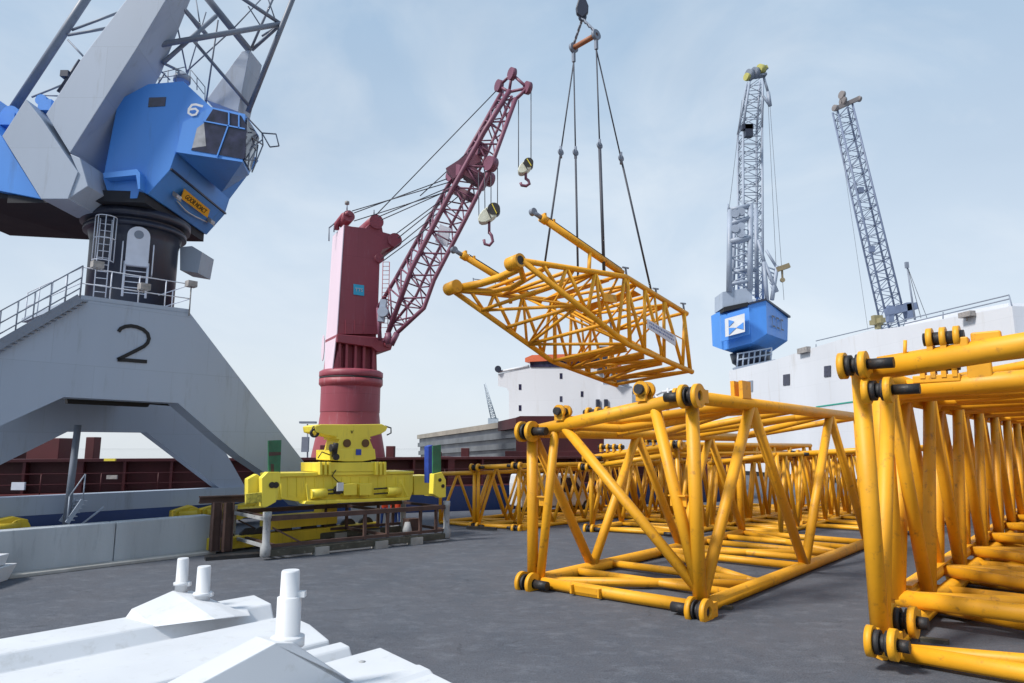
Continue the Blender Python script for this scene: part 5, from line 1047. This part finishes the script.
# ------------------------------------------------------------------ white steel cradles in the foreground
WE = V((.62, -.785, 0)).normalized()
def white_frame(label, c0, prof_, length=17.0, post=None, name='white_beam'):
    """long folded steel member running along A towards the camera's left; c0 = far right corner at ground; prof_ = (across, height)"""
    t = thing(name, c0, label, 'white steel beam', 'white steel beams in the foreground')
    e = [c0+WE*u+Z*z for u, z in prof_]; MB().prism(e, -A*length).build('beam_body', M_wht, t, .03)
    return t
c0 = G(253, 595, 1.0); c0.z = 0
t_a = white_frame('far white steel beam with two tall posts on a peaked saddle, nearest the concrete wall', c0, [(0, .1), (0, .98), (.12, 1.02), (.95, 1.02), (1.12, .80), (1.5, .74), (1.75, .98), (2.6, 1.0), (3.3, .92), (3.45, .6), (3.45, .1)])
c1 = G(336, 637, 1.0); c1.z = 0
t_b = white_frame('narrow white steel beam between the post saddles, with a stepped end', c1, [(0.12, .1), (.12, .92), (.2, .98), (.45, .98), (.62, .78), (.70, .55), (.70, .1)])
c2 = G(379, 646, .98); c2.z = 0
t_c = white_frame('nearest white steel beam carrying the single tall two-step post', c2, [(0, .1), (0, .94), (.08, .98), (1.0, .98), (1.08, 1.0), (1.3, 1.0), (1.38, .97), (3.6, .96), (3.6, .1)])
def saddle(parent, peak, post_px, Yp, left, right, top_y, rad, depth=1.0):
    zb = P(*peak[0], Yp).z
    f_ = [P(x, y, Yp) for x, y in left+peak+right]; lowz = .9
    poly = f_+[V((f_[-1].x, f_[-1].y, lowz)), V((f_[0].x, f_[0].y, lowz))]
    return MB().prism(poly, V((.25, depth, 0))).build('post_saddle', M_wht, parent, .03)
def saddleA(parent, pts, q, depth):
    f_ = [RP(x, y, B*q, B) for x, y in pts]
    base = [V((f_[-1].x, f_[-1].y, .8)), V((f_[0].x, f_[0].y, .8))]
    return MB().prism(f_+base, B*depth).build('post_saddle', M_wht, parent, .03)
def wpost(parent, px, py_base, py_top, Y, r, step=None):
    b = P(px, py_base, Y); t_ = P(px, py_top, Y); h = t_.z-b.z
    pr = [(r*1.1, -.05), (r*1.1, h*.20), (r*1.4, h*.21), (r*1.4, h*.29), (r*1.05, h*.30), (r, h-.02), (r*.92, h)]
    if step: k = step; pr = [(r*1.6, -.05), (r*1.6, .05), (r*1.15, .07), (r*1.15, h*k), (r*.92, h*k+.01), (r*.88, h-.02), (r*.8, h)]
    p = MB().lathe(b, pr, 32).build('post', M_wht, parent)
    MB().box(b+Z*(h*(k if step else .18))+V((r*1.1, 0, 0)), V((.1, 0, 0)), V((0, .08, 0)), Z*.06).build('post_stud', M_wht, p)
qa = c0.dot(B)
qs = qa-1.2
bk_ = [(112, 620), (125, 616.5), (131, 608), (172, 590), (191, 590), (209, 601), (222, 605), (236, 601)]
fb = [RP(x, y, B*(qa-.1), B) for x, y in bk_]
ff = [V((p.x, p.y, 0))-B*(.12, .5, .9, 1.5, 1.5, 1.4, .9, .3)[i_]+Z*(1.0+(p.z-1.0)*(.30 if i_ in (3, 4, 5) else .0)) for i_, p in enumerate(fb)]
fb2 = [V((fb[-1].x, fb[-1].y, .8)), V((fb[0].x, fb[0].y, .8))]; ff2 = [V((ff[-1].x, ff[-1].y, .8)), V((ff[0].x, ff[0].y, .8))]
MB().loft(fb+fb2, ff+ff2).build('post_saddle', M_wht, t_a, .04)
Ypost1 = RP(180, 590, B*(qa-.14), B).y; Ypost2 = RP(201, 603, B*(qa-.62), B).y
wpost(t_a, 181, 592, 558, Ypost1, .088); wpost(t_a, 202, 603, 566, Ypost2, .102)
qc = c2.dot(B)
s3_ = saddleA(t_c, [(130, 722), (200, 684), (276, 643), (294, 643), (345, 676), (372, 696)], qc-.9, .4)
Ypost3 = RP(288, 640, B*(qc-.7), B).y
wpost(t_c, 287.5, 641, 570, Ypost3, .112, .62)
for (u, v_) in ((3.1, 1.0), (3.1, 2.2), (3.1, 3.6), (.4, .5), (.4, 2.5), (2.6, 5.2)):
    MB().lathe(c2+WE*u-A*v_+Z*.955, [(.045, 0), (.045, .03), (.02, .04)], 8).build('bolt', M_chip, t_c)
# pale skip at the far left edge
sk_ = thing('white_steel_trough', G(0, 585), 'white steel trough at the left edge by the wall', 'steel trough')
a = G(-30, 592); b = G(8, 580); uu = (b-a).normalized(); vv = V((-uu.y, uu.x, 0))
MB().loft([a, b, b+vv*1, a+vv*1], [a-vv*.1-uu*.2+Z*.42, b-vv*.1+uu*.2+Z*.42, b+vv*1.1+uu*.2+Z*.42, a+vv*1.1+Z*.42]).build('lower_trough', M_wht, sk_, .02)
MB().loft([a+Z*.44, b+Z*.44-uu*.2, b+vv*.9+Z*.44-uu*.2, a+vv*.9+Z*.44], [a+Z*.72, b+Z*.72-uu*.05, b+vv*.9+Z*.72-uu*.05, a+vv*.9+Z*.72]).build('upper_trough', M_wht, sk_, .02)
